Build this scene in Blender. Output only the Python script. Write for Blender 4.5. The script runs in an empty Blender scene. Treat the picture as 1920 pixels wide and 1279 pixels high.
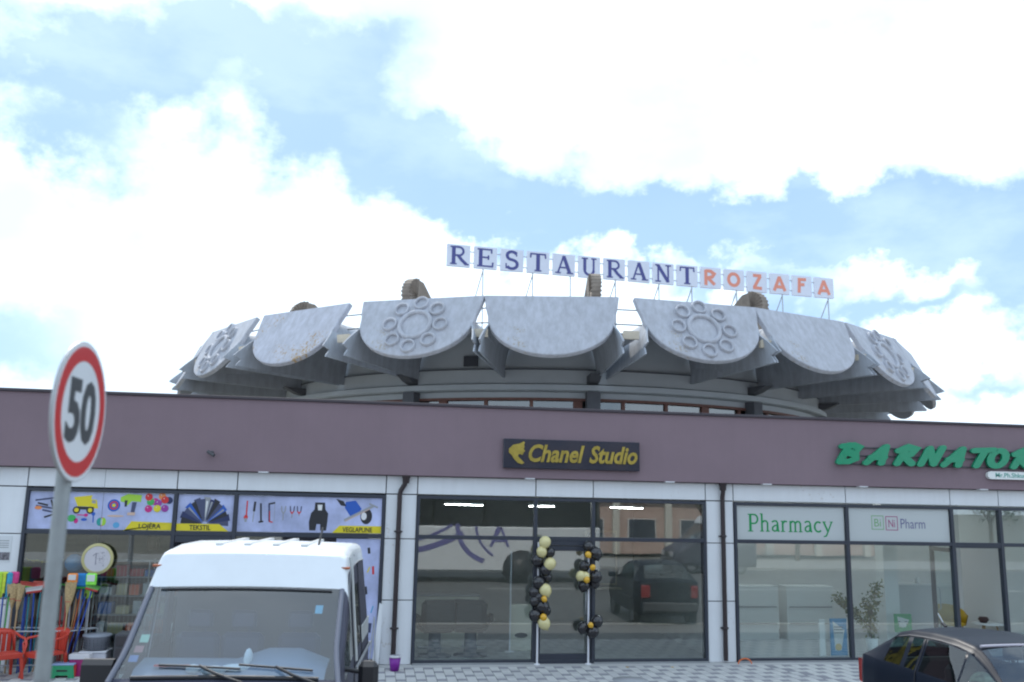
import bpy, math, random
from mathutils import Vector, Matrix, noise as mnoise
random.seed(7)
R = math.radians
scn = bpy.context.scene
col = scn.collection

# ------------------------------------------------------------------ camera
CAMP = Vector((0, -16.42, 2.9))
yaw, pitch, roll = R(8.60), R(10.24), R(1.17)
cd = bpy.data.cameras.new('camera'); cam = bpy.data.objects.new('camera', cd); col.objects.link(cam)
fw = Vector((math.sin(yaw) * math.cos(pitch), math.cos(yaw) * math.cos(pitch), math.sin(pitch)))
ri = Vector((math.cos(yaw), -math.sin(yaw), 0)); up = ri.cross(fw)
r2 = ri * math.cos(roll) + up * math.sin(roll); u2 = -ri * math.sin(roll) + up * math.cos(roll)
M = Matrix((r2, u2, -fw)).transposed().to_4x4(); M.translation = CAMP
cam.matrix_world = M
cd.sensor_width = 36; cd.lens = 36 * 1650 / 1920; cd.clip_start = 0.02; cd.clip_end = 3000
cd.dof.use_dof = True; cd.dof.focus_distance = 17; cd.dof.aperture_fstop = 1.5
scn.camera = cam

# ------------------------------------------------------------------ sky, sun, exposure
SUN_EL, SUN_AZ = 52, -12          # azimuth measured from +Y towards +X: the sun stands behind the shops
w = bpy.data.worlds.new('World'); scn.world = w; w.use_nodes = True
nt = w.node_tree; nt.nodes.clear(); N = nt.nodes; K = nt.links
def nd(t, **kw):
    n = N.new(t)
    for k, v in kw.items(): setattr(n, k, v)
    return n
def mth(op, a, b=None, c=None, clamp=False):
    n = nd('ShaderNodeMath', operation=op); n.use_clamp = clamp
    for i, v in enumerate((a, b, c)):
        if v is None: continue
        if isinstance(v, (int, float)): n.inputs[i].default_value = v
        else: K.new(v, n.inputs[i])
    return n.outputs[0]
sky = nd('ShaderNodeTexSky', sky_type='NISHITA'); sky.sun_disc = False
sky.sun_elevation = R(SUN_EL); sky.sun_rotation = R(SUN_AZ); sky.air_density = 1.0; sky.dust_density = .6; sky.ozone_density = 1.4
tc = nd('ShaderNodeTexCoord'); sp = nd('ShaderNodeSeparateXYZ'); K.new(tc.outputs['Generated'], sp.inputs[0])
X, Y, Z = sp.outputs
az = mth('MULTIPLY', mth('ARCTAN2', X, Y), 180 / math.pi)
el = mth('MULTIPLY', mth('ARCSINE', Z), 180 / math.pi)
def fbm(scale, detail, rough, seed, stretch=1.6):
    mp = nd('ShaderNodeMapping'); mp.inputs['Scale'].default_value = (1, 1, stretch); mp.inputs['Location'].default_value = (seed, seed * .7, seed * .3)
    K.new(tc.outputs['Generated'], mp.inputs[0])
    n = nd('ShaderNodeTexNoise'); n.inputs['Scale'].default_value = scale; n.inputs['Detail'].default_value = detail; n.inputs['Roughness'].default_value = rough
    K.new(mp.outputs[0], n.inputs['Vector']); return n.outputs['Fac']
n1 = fbm(5.5, 9, .6, 3.1); n2 = fbm(16, 8, .58, 8.7, 1.2); n3 = fbm(2.2, 5, .55, 1.3)
wa = mth('ADD', az, mth('MULTIPLY', mth('SUBTRACT', n1, .5), 16))
we = mth('ADD', el, mth('MULTIPLY', mth('SUBTRACT', n2, .5), 9))
# openings of blue between the cumulus, (azimuth, elevation, half-widths, strength)
HOLES = [(-18.5, 24.6, 9, 3.2, 1.35), (-11, 28.5, 6, 2.0, .8), (-3.5, 24.6, 3.6, 3.6, 1.3), (-1.5, 28.6, 3, 2.0, .45), (3.0, 20.9, 4.2, 3.0, 1.45),
         (8, 19.0, 4.5, 2.6, 1.35), (14, 18.2, 4.5, 2.2, 1.2), (20, 17.6, 6, 1.9, 1.1), (27.5, 17.2, 5.5, 2.0, 1.35), (35.5, 16.6, 5.5, 2.4, 1.45),
         (40.5, 14.0, 2.6, 3.6, 1.1), (33.5, 11.6, 5, 1.3, 1.0), (26, 12.8, 3.5, 1.4, .8), (-20.5, 19.6, 4.2, 2.2, .9), (-21, 8.2, 5, 2.6, .75),
         (37.5, 6.8, 4.5, 1.2, .8), (6.5, 17.4, 2.0, 1.2, .8), (22, 14, 6, 1.2, .55), (-60, 30, 16, 8, .9), (75, 25, 18, 7, .9),
         (150, 30, 30, 12, .9), (-130, 35, 25, 10, .9), (170, 12, 20, 6, .7), (-90, 50, 30, 12, .8), (60, 55, 30, 10, .8)]
acc = None
for a, e, sa, se, s in HOLES:
    da = mth('DIVIDE', mth('SUBTRACT', wa, a), sa); de = mth('DIVIDE', mth('SUBTRACT', we, e), se)
    g = mth('MULTIPLY', mth('EXPONENT', mth('MULTIPLY', mth('ADD', mth('MULTIPLY', da, da), mth('MULTIPLY', de, de)), -1)), s)
    acc = g if acc is None else mth('ADD', acc, g)
fld = mth('ADD', acc, mth('MULTIPLY', mth('SUBTRACT', n1, .5), 1.1))
fld = mth('ADD', fld, mth('MULTIPLY', mth('SUBTRACT', n2, .5), .6))
mr = nd('ShaderNodeMapRange'); mr.interpolation_type = 'SMOOTHSTEP'; K.new(fld, mr.inputs[0])
mr.inputs[1].default_value = .02; mr.inputs[2].default_value = .95; mr.inputs[3].default_value = 1; mr.inputs[4].default_value = .10
n4 = fbm(3.2, 7, .55, 6.2, 2.2)      # thin veil of high cloud inside the openings
wisp = nd('ShaderNodeMapRange'); wisp.interpolation_type = 'SMOOTHSTEP'; K.new(n4, wisp.inputs[0]); wisp.inputs[1].default_value = .42; wisp.inputs[2].default_value = .66; wisp.inputs[3].default_value = 0; wisp.inputs[4].default_value = .24
cov = mth('MAXIMUM', mr.outputs[0], wisp.outputs[0])
cr = nd('ShaderNodeValToRGB'); K.new(mth('ADD', mth('MULTIPLY', n3, .7), mth('MULTIPLY', n4, .3)), cr.inputs[0])
cr.color_ramp.elements[0].position = .40; cr.color_ramp.elements[0].color = (4.1, 5.1, 6.2, 1)
cr.color_ramp.elements[1].position = .62; cr.color_ramp.elements[1].color = (6.3, 7.4, 8.5, 1)
mx = nd('ShaderNodeMix', data_type='RGBA'); K.new(cov, mx.inputs[0])
gm = nd('ShaderNodeMix', data_type='RGBA', blend_type='MULTIPLY'); gm.inputs[0].default_value = 1
K.new(sky.outputs[0], gm.inputs[6]); gm.inputs[7].default_value = (1.0, 1.1, .95, 1)
bl = nd('ShaderNodeMix', data_type='RGBA'); bl.inputs[0].default_value = .8; K.new(gm.outputs[2], bl.inputs[6]); bl.inputs[7].default_value = (1.5, 2.4, 4.1, 1)
K.new(bl.outputs[2], mx.inputs[6]); K.new(cr.outputs[0], mx.inputs[7])
bg = nd('ShaderNodeBackground'); bg.inputs[1].default_value = 0.11
out = nd('ShaderNodeOutputWorld'); K.new(mx.outputs[2], bg.inputs[0]); K.new(bg.outputs[0], out.inputs[0])

sl = bpy.data.lights.new('sun', 'SUN'); sl.energy = 2.2; sl.angle = R(1.5); sl.color = (1, .95, .87)
so = bpy.data.objects.new('sun', sl); col.objects.link(so)
sd = Vector((math.sin(R(SUN_AZ)) * math.cos(R(SUN_EL)), math.cos(R(SUN_AZ)) * math.cos(R(SUN_EL)), math.sin(R(SUN_EL))))
so.rotation_euler = sd.to_track_quat('Z', 'Y').to_euler(); so.location = (0, 0, 60)

scn.render.engine = 'CYCLES'
scn.view_settings.view_transform = 'Standard'; scn.view_settings.look = 'None'; scn.view_settings.gamma = 1
scn.view_settings.use_curve_mapping = False; scn.view_settings.exposure = 1.08
scn.cycles.pixel_filter_type = 'BLACKMAN_HARRIS'; scn.cycles.filter_width = 2.1

# ------------------------------------------------------------------ materials
MATS = {}
def mat(name, c, rough=.6, metal=0, var=0, scale=4, bump=0, bscale=40, stain=None, stain_scale=3, stain_lo=.58, spec=.5, coat=0, dirt_z=False, emit=0):
    if name in MATS: return MATS[name]
    m = bpy.data.materials.new(name); m.use_nodes = True; t = m.node_tree; b = t.nodes['Principled BSDF']
    b.inputs['Base Color'].default_value = (*c, 1); b.inputs['Roughness'].default_value = rough; b.inputs['Metallic'].default_value = metal
    b.inputs['Specular IOR Level'].default_value = spec; b.inputs['Coat Weight'].default_value = coat; b.inputs['Coat Roughness'].default_value = .05
    if emit: b.inputs['Emission Color'].default_value = (*c, 1); b.inputs['Emission Strength'].default_value = emit
    cur = None
    tcn = t.nodes.new('ShaderNodeTexCoord')
    def nz(s, d=6, r=.6, mp=None):
        n = t.nodes.new('ShaderNodeTexNoise'); n.inputs['Scale'].default_value = s; n.inputs['Detail'].default_value = d; n.inputs['Roughness'].default_value = r
        if mp:
            q = t.nodes.new('ShaderNodeMapping'); q.inputs['Scale'].default_value = mp; t.links.new(tcn.outputs['Object'], q.inputs[0]); t.links.new(q.outputs[0], n.inputs['Vector'])
        else: t.links.new(tcn.outputs['Object'], n.inputs['Vector'])
        return n.outputs['Fac']
    if var:
        rp = t.nodes.new('ShaderNodeValToRGB'); t.links.new(nz(scale), rp.inputs[0])
        rp.color_ramp.elements[0].position = .3; rp.color_ramp.elements[1].position = .7
        rp.color_ramp.elements[0].color = (*[max(0, x * (1 - var)) for x in c], 1); rp.color_ramp.elements[1].color = (*[x * (1 + var) for x in c], 1)
        cur = rp.outputs[0]
    if dirt_z:      # rain streaks: noise stretched along the height
        rp = t.nodes.new('ShaderNodeValToRGB'); t.links.new(nz(1, 8, .65, (7, 7, .5)), rp.inputs[0])
        rp.color_ramp.elements[0].position = .38; rp.color_ramp.elements[1].position = .62
        rp.color_ramp.elements[0].color = (.78, .77, .755, 1); rp.color_ramp.elements[1].color = (1, 1, 1, 1)
        x = t.nodes.new('ShaderNodeMix'); x.data_type = 'RGBA'; x.blend_type = 'MULTIPLY'; x.inputs[0].default_value = .8 * float(dirt_z)
        if cur: t.links.new(cur, x.inputs[6])
        else: x.inputs[6].default_value = (*c, 1)
        t.links.new(rp.outputs[0], x.inputs[7]); cur = x.outputs[2]
    if stain:
        a = nz(stain_scale, 3, .5); bb = nz(stain_scale * 14, 4, .7)
        mm = t.nodes.new('ShaderNodeMath'); mm.operation = 'MULTIPLY'; t.links.new(a, mm.inputs[0]); t.links.new(bb, mm.inputs[1])
        g = t.nodes.new('ShaderNodeMapRange'); g.inputs[1].default_value = stain_lo * .55; g.inputs[2].default_value = stain_lo * .68; t.links.new(mm.outputs[0], g.inputs[0])
        x = t.nodes.new('ShaderNodeMix'); x.data_type = 'RGBA'; t.links.new(g.outputs[0], x.inputs[0])
        if cur: t.links.new(cur, x.inputs[6])
        else: x.inputs[6].default_value = (*c, 1)
        x.inputs[7].default_value = (*stain, 1); cur = x.outputs[2]
    if cur: t.links.new(cur, b.inputs['Base Color'])
    if bump:
        bp = t.nodes.new('ShaderNodeBump'); bp.inputs['Strength'].default_value = bump; bp.inputs['Distance'].default_value = .01
        t.links.new(nz(bscale, 5, .6), bp.inputs['Height']); t.links.new(bp.outputs[0], b.inputs['Normal'])
    MATS[name] = m; return m

def glassmat(name, tint, ior, refl=(1, 1, 1)):
    m = bpy.data.materials.new(name); m.use_nodes = True; t = m.node_tree; t.nodes.clear()
    lw = t.nodes.new('ShaderNodeLayerWeight'); lw.inputs[0].default_value = .5       # Schlick reflectance, the same from both sides
    p5 = t.nodes.new('ShaderNodeMath'); p5.operation = 'POWER'; p5.inputs[1].default_value = 5; t.links.new(lw.outputs['Facing'], p5.inputs[0])
    f = t.nodes.new('ShaderNodeMath'); f.operation = 'MULTIPLY_ADD'; f.inputs[1].default_value = 1 - ior; f.inputs[2].default_value = ior; t.links.new(p5.outputs[0], f.inputs[0])
    g = t.nodes.new('ShaderNodeBsdfGlossy'); g.inputs['Roughness'].default_value = 0.01; g.inputs[0].default_value = (*refl, 1)
    n = t.nodes.new('ShaderNodeTexNoise'); n.inputs['Scale'].default_value = .8; n.inputs['Detail'].default_value = 1
    tcn = t.nodes.new('ShaderNodeTexCoord'); t.links.new(tcn.outputs['Object'], n.inputs['Vector'])
    bp = t.nodes.new('ShaderNodeBump'); bp.inputs['Strength'].default_value = .05; bp.inputs['Distance'].default_value = .02
    t.links.new(n.outputs[0], bp.inputs['Height']); t.links.new(bp.outputs[0], g.inputs['Normal'])
    tr = t.nodes.new('ShaderNodeBsdfTransparent'); tr.inputs[0].default_value = (*tint, 1)
    mx = t.nodes.new('ShaderNodeMixShader'); t.links.new(f.outputs[0], mx.inputs[0]); t.links.new(tr.outputs[0], mx.inputs[1]); t.links.new(g.outputs[0], mx.inputs[2])
    o = t.nodes.new('ShaderNodeOutputMaterial'); t.links.new(mx.outputs[0], o.inputs[0]); MATS[name] = m; return m

CONC = mat('concrete', (.37, .40, .45), .8, var=.08, scale=3, bump=.5, bscale=60, dirt_z=True)
CONCP = mat('concrete_panel', (.435, .45, .50), .8, var=.045, scale=1.1, bump=.6, bscale=55, stain=(.30, .24, .15), stain_scale=.6, stain_lo=.70, dirt_z=True)
CONCR = mat('rusty_concrete_panel', (.43, .45, .52), .8, var=.09, scale=2.2, bump=.6, bscale=55, stain=(.33, .23, .12), stain_scale=.8, stain_lo=.56, dirt_z=True)
SUNCONC = mat('sunlit_concrete', (.58, .52, .42), .8, var=.1, scale=5, bump=.3)  # sunlight on the gutter ends, put into the colour as a cream tone
SHELL = mat('brown_concrete', (.24, .20, .165), .85, var=.16, scale=6, bump=.6, dirt_z=True)
DRUM = mat('drum_concrete', (.42, .455, .485), .8, var=.05, scale=1.2, bump=.3)
DARKC = mat('dark_concrete', (.10, .105, .12), .8, var=.1)
RUST = mat('red_brown_timber', (.15, .065, .05), .6, var=.2, scale=8)
MAUVE = mat('mauve_render', (.235, .170, .194), .88, var=.06, scale=.7, bump=.7, bscale=220, dirt_z=.1)
COPING = mat('dark_coping', (.05, .04, .05), .5)
WHITEP = mat('white_cladding', (.71, .73, .755), .38, var=.03, scale=1.3, dirt_z=.22, stain=(.52, .50, .47), stain_scale=.7, stain_lo=.68)
JOINT = mat('joint_shadow_gap', (.03, .03, .035), .9)
FRAME = mat('anthracite_frame', (.030, .036, .052), .42, var=.06, scale=6)
PIPE = mat('brown_pipe', (.028, .018, .020), .45)
BLACK = mat('black_plastic', (.018, .018, .022), .45)
DKGREY = mat('dark_grey', (.06, .062, .07), .5)
GREY = mat('mid_grey', (.25, .26, .27), .6, var=.05)
STEEL = mat('galvanised_steel', (.42, .44, .46), .45, metal=.7, var=.12, scale=9)
DSTEEL = mat('dark_steel', (.10, .11, .13), .5, metal=.5)
SIGNW = mat('sign_white', (.66, .68, .76), .4, var=.03)
NAVY = mat('navy_letter', (.065, .07, .24), .5)
ORANGE = mat('orange_letter', (.74, .27, .19), .5)
GREENL = mat('green_letter', (.0, .26, .125), .35, coat=.2)
GOLD = mat('gold_letter', (.42, .34, .08), .28, metal=.85, var=.2, scale=8)
NAVYB = mat('dark_navy_board', (.013, .017, .034), .25, coat=.3)
YEL = mat('banner_yellow', (.72, .62, .05), .5)
BANN = mat('banner_blue_print', (.42, .46, .68), .45, var=.36, scale=1.3)
FLOOR = mat('interior_floor', (.25, .25, .25), .35, var=.05)
IWALL = mat('interior_wall', (.62, .62, .60), .8, var=.03)
IDARK = mat('interior_dark_wall', (.10, .10, .11), .8, var=.05)
GL = glassmat('shop_glass', (.88, .93, .93), .12)
GLC = glassmat('car_glass', (.42, .54, .52), .09)
GLW = glassmat('windscreen_glass', (.74, .84, .95), .125)
GLB = glassmat('bus_glass', (.05, .05, .06), .06)
def pl(c, n=None, rough=.4, **k): return mat(n or 'plastic_%d_%d_%d' % tuple(int(x * 255) for x in c), c, rough, **k)

# ------------------------------------------------------------------ mesh builder
def wl(o):
    v = Vector((0, 0, 0))
    while o is not None: v += o.location; o = o.parent
    return v
class MB:
    def __init__(s): s.v = []; s.f = []; s.m = []; s.cur = 0; s.sm = []
    def add(s, vs, fs, smooth=False):
        b = len(s.v); s.v += [tuple(x) for x in vs]; s.f += [tuple(i + b for i in f) for f in fs]; s.m += [s.cur] * len(fs); s.sm += [smooth] * len(fs); return s
    def mi(s, i): s.cur = i; return s
    def box(s, x0, x1, y0, y1, z0, z1, M=None):
        vs = [Vector(p) for p in ((x0, y0, z0), (x1, y0, z0), (x1, y1, z0), (x0, y1, z0), (x0, y0, z1), (x1, y0, z1), (x1, y1, z1), (x0, y1, z1))]
        if M: vs = [M @ v for v in vs]
        return s.add(vs, [(0, 3, 2, 1), (4, 5, 6, 7), (0, 1, 5, 4), (1, 2, 6, 5), (2, 3, 7, 6), (3, 0, 4, 7)])
    def bbox(s, x0, x1, y0, y1, z0, z1, b=.01, M=None):      # chamfered box
        vs = []; 
        for (x, sx) in ((x0, 1), (x1, -1)):
            for (y, sy) in ((y0, 1), (y1, -1)):
                for (z, sz) in ((z0, 1), (z1, -1)):
                    vs += [Vector((x, y + sy * b, z + sz * b)), Vector((x + sx * b, y, z + sz * b)), Vector((x + sx * b, y + sy * b, z))]
        def c(i, j, k): return (i * 4 + j * 2 + k) * 3
        F = []
        for i in (0, 1): a = [c(i, 0, 0), c(i, 1, 0), c(i, 1, 1), c(i, 0, 1)]; F.append(tuple(a if not i else a[::-1]))
        for j in (0, 1): a = [c(0, j, 0) + 1, c(0, j, 1) + 1, c(1, j, 1) + 1, c(1, j, 0) + 1]; F.append(tuple(a if not j else a[::-1]))
        for k in (0, 1): a = [c(0, 0, k) + 2, c(1, 0, k) + 2, c(1, 1, k) + 2, c(0, 1, k) + 2]; F.append(tuple(a if not k else a[::-1]))
        for i in (0, 1):
            for j in (0, 1): F.append((c(i, j, 0), c(i, j, 1), c(i, j, 1) + 1, c(i, j, 0) + 1))
        for i in (0, 1):
            for k in (0, 1): F.append((c(i, 0, k), c(i, 0, k) + 2, c(i, 1, k) + 2, c(i, 1, k)))
        for j in (0, 1):
            for k in (0, 1): F.append((c(0, j, k) + 1, c(1, j, k) + 1, c(1, j, k) + 2, c(0, j, k) + 2))
        for i in (0, 1):
            for j in (0, 1):
                for k in (0, 1): q = c(i, j, k); F.append((q, q + 1, q + 2))
        if M: vs = [M @ v for v in vs]
        return s.add(vs, F)
    def tube(s, pts, r, n=8, r1=None, cap=True):
        pts = [Vector(p) for p in pts]; rings = []; L = len(pts)
        prev = None
        for i, p in enumerate(pts):
            d = (pts[min(i + 1, L - 1)] - pts[max(i - 1, 0)]).normalized()
            if prev is None:
                a = Vector((0, 0, 1)) if abs(d.z) < .9 else Vector((1, 0, 0)); u = d.cross(a).normalized()
            else: u = (prev - d * prev.dot(d)).normalized()
            prev = u; v = d.cross(u); rr = r if r1 is None else r + (r1 - r) * i / (L - 1)
            rings.append([p + (u * math.cos(2 * math.pi * k / n) + v * math.sin(2 * math.pi * k / n)) * rr for k in range(n)])
        vs = [q for rg in rings for q in rg]; F = []
        for i in range(L - 1):
            for k in range(n): F.append((i * n + k, i * n + (k + 1) % n, (i + 1) * n + (k + 1) % n, (i + 1) * n + k))
        s.add(vs, F, True)
        if cap: s.add(rings[0], [tuple(range(n))[::-1]]); s.add(rings[-1], [tuple(range(n))])
        return s
    def lathe(s, c, prof, n=20, axis='z', smooth=True, arc=None):
        vs = []; F = []
        for (r, h) in prof:
            for k in range(n):
                a = 2 * math.pi * k / n
                if axis == 'z': vs.append((c[0] + r * math.cos(a), c[1] + r * math.sin(a), c[2] + h))
                elif axis == 'y': vs.append((c[0] + r * math.cos(a), c[1] + h, c[2] + r * math.sin(a)))
                else: vs.append((c[0] + h, c[1] + r * math.cos(a), c[2] + r * math.sin(a)))
        for i in range(len(prof) - 1):
            for k in range(n): F.append((i * n + k, i * n + (k + 1) % n, (i + 1) * n + (k + 1) % n, (i + 1) * n + k))
        return s.add(vs, F, smooth)
    def sph(s, c, r, n=16, m=10, sz=1, sx=1, sy=1):
        return s.lathe_e(c, r, n, m, sx, sy, sz)
    def lathe_e(s, c, r, n, m, sx, sy, sz):
        vs = []; F = []
        for i in range(m + 1):
            t = math.pi * i / m
            for k in range(n):
                a = 2 * math.pi * k / n; vs.append((c[0] + sx * r * math.sin(t) * math.cos(a), c[1] + sy * r * math.sin(t) * math.sin(a), c[2] - sz * r * math.cos(t)))
        for i in range(m):
            for k in range(n): F.append((i * n + k, i * n + (k + 1) % n, (i + 1) * n + (k + 1) % n, (i + 1) * n + k))
        return s.add(vs, F, True)
    def prism(s, pts, d0, d1, plane='xz', M=None):     # pts outline (a,b); extruded along the third axis
        def P(a, b, d): return {'xz': (a, d, b), 'xy': (a, b, d), 'yz': (d, a, b)}[plane]
        n = len(pts); vs = [Vector(P(a, b, d0)) for a, b in pts] + [Vector(P(a, b, d1)) for a, b in pts]
        if M: vs = [M @ v for v in vs]
        return s.add(vs, [tuple(range(n)), tuple(range(2 * n - 1, n - 1, -1))] + [(i, i + n, (i + 1) % n + n, (i + 1) % n) for i in range(n)])
    def disc(s, cx, cz, r, y, n=20, sx=1, depth=.002, r_in=None):
        if r_in is None: return s.prism([(cx + sx * r * math.cos(2 * math.pi * k / n), cz + r * math.sin(2 * math.pi * k / n)) for k in range(n)], y, y - depth)
    def grid(s, rows, smooth=True, closed=False):
        n = len(rows[0]); vs = [p for rw in rows for p in rw]; F = []
        for i in range(len(rows) - 1):
            for k in range(n if closed else n - 1): F.append((i * n + k, i * n + (k + 1) % n, (i + 1) * n + (k + 1) % n, (i + 1) * n + k))
        return s.add(vs, F, smooth)
    def mesh(s, name, mats):
        me = bpy.data.meshes.new(name); me.from_pydata([tuple(v) for v in s.v], [], s.f); me.update()
        for m in (mats if isinstance(mats, (list, tuple)) else [mats]): me.materials.append(m)
        me.polygons.foreach_set('material_index', s.m); me.polygons.foreach_set('use_smooth', s.sm); me.update()
        return me
    def build(s, name, mats, parent=None, label=None, cat=None, group=None, kind=None, local=False, fixn=True):
        if parent is not None and not local:
            o_ = wl(parent); s.v = [(v[0] - o_.x, v[1] - o_.y, v[2] - o_.z) for v in s.v]
        me = s.mesh(name, mats)
        if fixn:
            import bmesh
            b = bmesh.new(); b.from_mesh(me); bmesh.ops.recalc_face_normals(b, faces=b.faces); b.to_mesh(me); b.free()
        return link(name, me, parent, label, cat, group, kind)
def link(name, me, parent=None, label=None, cat=None, group=None, kind=None, loc=None, rz=None):
    o = bpy.data.objects.new(name, me); col.objects.link(o)
    if parent is not None: o.parent = parent
    if loc is not None: o.location = loc
    if rz is not None: o.rotation_euler = (0, 0, rz)
    tag(o, label, cat, group, kind); return o
def tag(o, label=None, cat=None, group=None, kind=None):
    if label: o['label'] = label
    if cat: o['category'] = cat
    if group: o['group'] = group
    if kind: o['kind'] = kind
def thing(name, loc, label, cat, group=None, rz=0):
    o = bpy.data.objects.new(name, None); col.objects.link(o); o.location = loc; o.rotation_euler = (0, 0, rz); o.empty_display_size = .2
    tag(o, label, cat, group); return o
def copy_tree(o, parent=None, label=None, loc=None, rz=None):
    c = o.copy(); col.objects.link(c); c.parent = parent
    if label: c['label'] = label
    if loc is not None: c.location = loc
    if rz is not None: c.rotation_euler = (0, 0, rz)
    for ch in list(o.children): copy_tree(ch, c)
    return c

# ------------------------------------------------------------------ lettering
def font_pts(txt, offset=0, shear=0):
    cu = bpy.data.curves.new('t', 'FONT'); cu.body = txt; cu.size = 1; cu.offset = offset; cu.shear = shear; cu.extrude = .02; cu.resolution_u = 3
    o = bpy.data.objects.new('t', cu); col.objects.link(o); dg = bpy.context.evaluated_depsgraph_get(); me = bpy.data.meshes.new_from_object(o.evaluated_get(dg))
    vs = [v.co.copy() for v in me.vertices]; fs = [tuple(p.vertices) for p in me.polygons]
    bpy.data.objects.remove(o); bpy.data.meshes.remove(me); return vs, fs
def text_on(mb, txt, x0, x1, z0, z1, y, depth=.004, offset=0, shear=0):      # faces -Y
    vs, fs = font_pts(txt, offset, shear)
    a0 = min(v.x for v in vs); a1 = max(v.x for v in vs); b0 = min(v.y for v in vs); b1 = max(v.y for v in vs)
    mb.add([(x0 + (v.x - a0) / (a1 - a0) * (x1 - x0), y - depth * (.5 + v.z / .04), z0 + (v.y - b0) / (b1 - b0) * (z1 - z0)) for v in vs], fs)
def stroke(mb, pts, wd, T, d, caps=False, k=0):
    # one flat pen stroke: pts in letter space, T maps (a,b,depth) to the world
    n = len(pts); L = []; Rr = []
    for i, (a, b) in enumerate(pts):
        q = Vector(pts[min(i + 1, n - 1)]) - Vector(pts[max(i - 1, 0)]); q.normalize(); nn = Vector((-q.y, q.x)) * wd / 2
        if 0 < i < n - 1:
            e = Vector(pts[i + 1]) - Vector(pts[i]); e.normalize(); c = max(.5, abs(e.dot(q))); nn = nn / c
        L.append((a + nn.x, b + nn.y)); Rr.append((a - nn.x, b - nn.y))
    d = d + k * .0015
    vs = [T(*p, 0) for p in L] + [T(*p, 0) for p in Rr] + [T(*p, d) for p in L] + [T(*p, d) for p in Rr]
    F = []
    for i in range(n - 1):
        F += [(2 * n + i, 2 * n + i + 1, 3 * n + i + 1, 3 * n + i), (i, i + n, i + 1 + n, i + 1), (i, i + 1, i + 1 + 2 * n, i + 2 * n), (i + n, i + 3 * n, i + 1 + 3 * n, i + 1 + n)]
    F += [(0, 2 * n, 3 * n, n), (n - 1, 2 * n - 1, 4 * n - 1, 3 * n - 1)]
    mb.add(vs, F)
    if caps:
        for j, p in enumerate((pts[0], pts[-1])):
            m = 14; dd = d + .0007 * (j + 1); ring = [(p[0] + wd / 2 * math.cos(2 * math.pi * t / m), p[1] + wd / 2 * math.sin(2 * math.pi * t / m)) for t in range(m)]
            mb.add([T(*q, 0) for q in ring] + [T(*q, dd) for q in ring], [tuple(range(m, 2 * m))] + [(t, (t + 1) % m, (t + 1) % m + m, t + m) for t in range(m)])
def arc(cx, cy, rx, ry, a0, a1, n=12): return [(cx + rx * math.cos(R(a0 + (a1 - a0) * i / n)), cy + ry * math.sin(R(a0 + (a1 - a0) * i / n))) for i in range(n + 1)]
S_ = .07
SERIF = {
 'R': [([(.2, 0), (.2, 1)], .15), ([(.2, .965), (.45, .965)] + arc(.45, .735, .22, .23, 90, -90)[1:] + [(.2, .505)], .09), ([(.42, .5), (.6, .25), (.82, .035)], .13), ([(.04, .03), (.36, .03)], .06), ([(.04, .97), (.2, .97)], .06), ([(.72, .03), (.94, .03)], .06)],
 'E': [([(.2, 0), (.2, 1)], .15), ([(.04, .965), (.74, .965)], .07), ([(.04, .035), (.8, .035)], .07), ([(.2, .52), (.58, .52)], .07), ([(.73, 1), (.73, .76)], .06), ([(.78, 0), (.8, .26)], .06), ([(.58, .64), (.58, .40)], .06)],
 'S': [(arc(.43, .745, .24, .225, 25, 270, 14) + arc(.43, .265, .27, .245, 90, -150, 14)[1:], .13), ([(.65, .98), (.66, .72)], .05), ([(.15, .02), (.14, .3)], .05)],
 'T': [([(.43, 0), (.43, 1)], .16), ([(.06, .965), (.8, .965)], .07), ([(.07, 1), (.05, .74)], .06), ([(.79, 1), (.81, .74)], .06), ([(.26, .03), (.6, .03)], .06)],
 'A': [([(.13, .02), (.42, 1)], .07), ([(.42, .99), (.74, .02)], .15), ([(.22, .33), (.62, .33)], .07), ([(0, .03), (.28, .03)], .06), ([(.58, .03), (.92, .03)], .06)],
 'U': [([(.2, 1), (.2, .3)], .13), (arc(.43, .3, .23, .25, 180, 360, 12), .11), ([(.66, .3), (.66, 1)], .08), ([(.04, .97), (.36, .97)], .06), ([(.54, .97), (.8, .97)], .06)],
 'N': [([(.16, 0), (.16, 1)], .07), ([(.14, .98), (.7, .02)], .15), ([(.7, 0), (.7, 1)], .07), ([(0, .03), (.3, .03)], .06), ([(0, .97), (.2, .97)], .06), ([(.56, .97), (.86, .97)], .06)],
}
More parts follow.
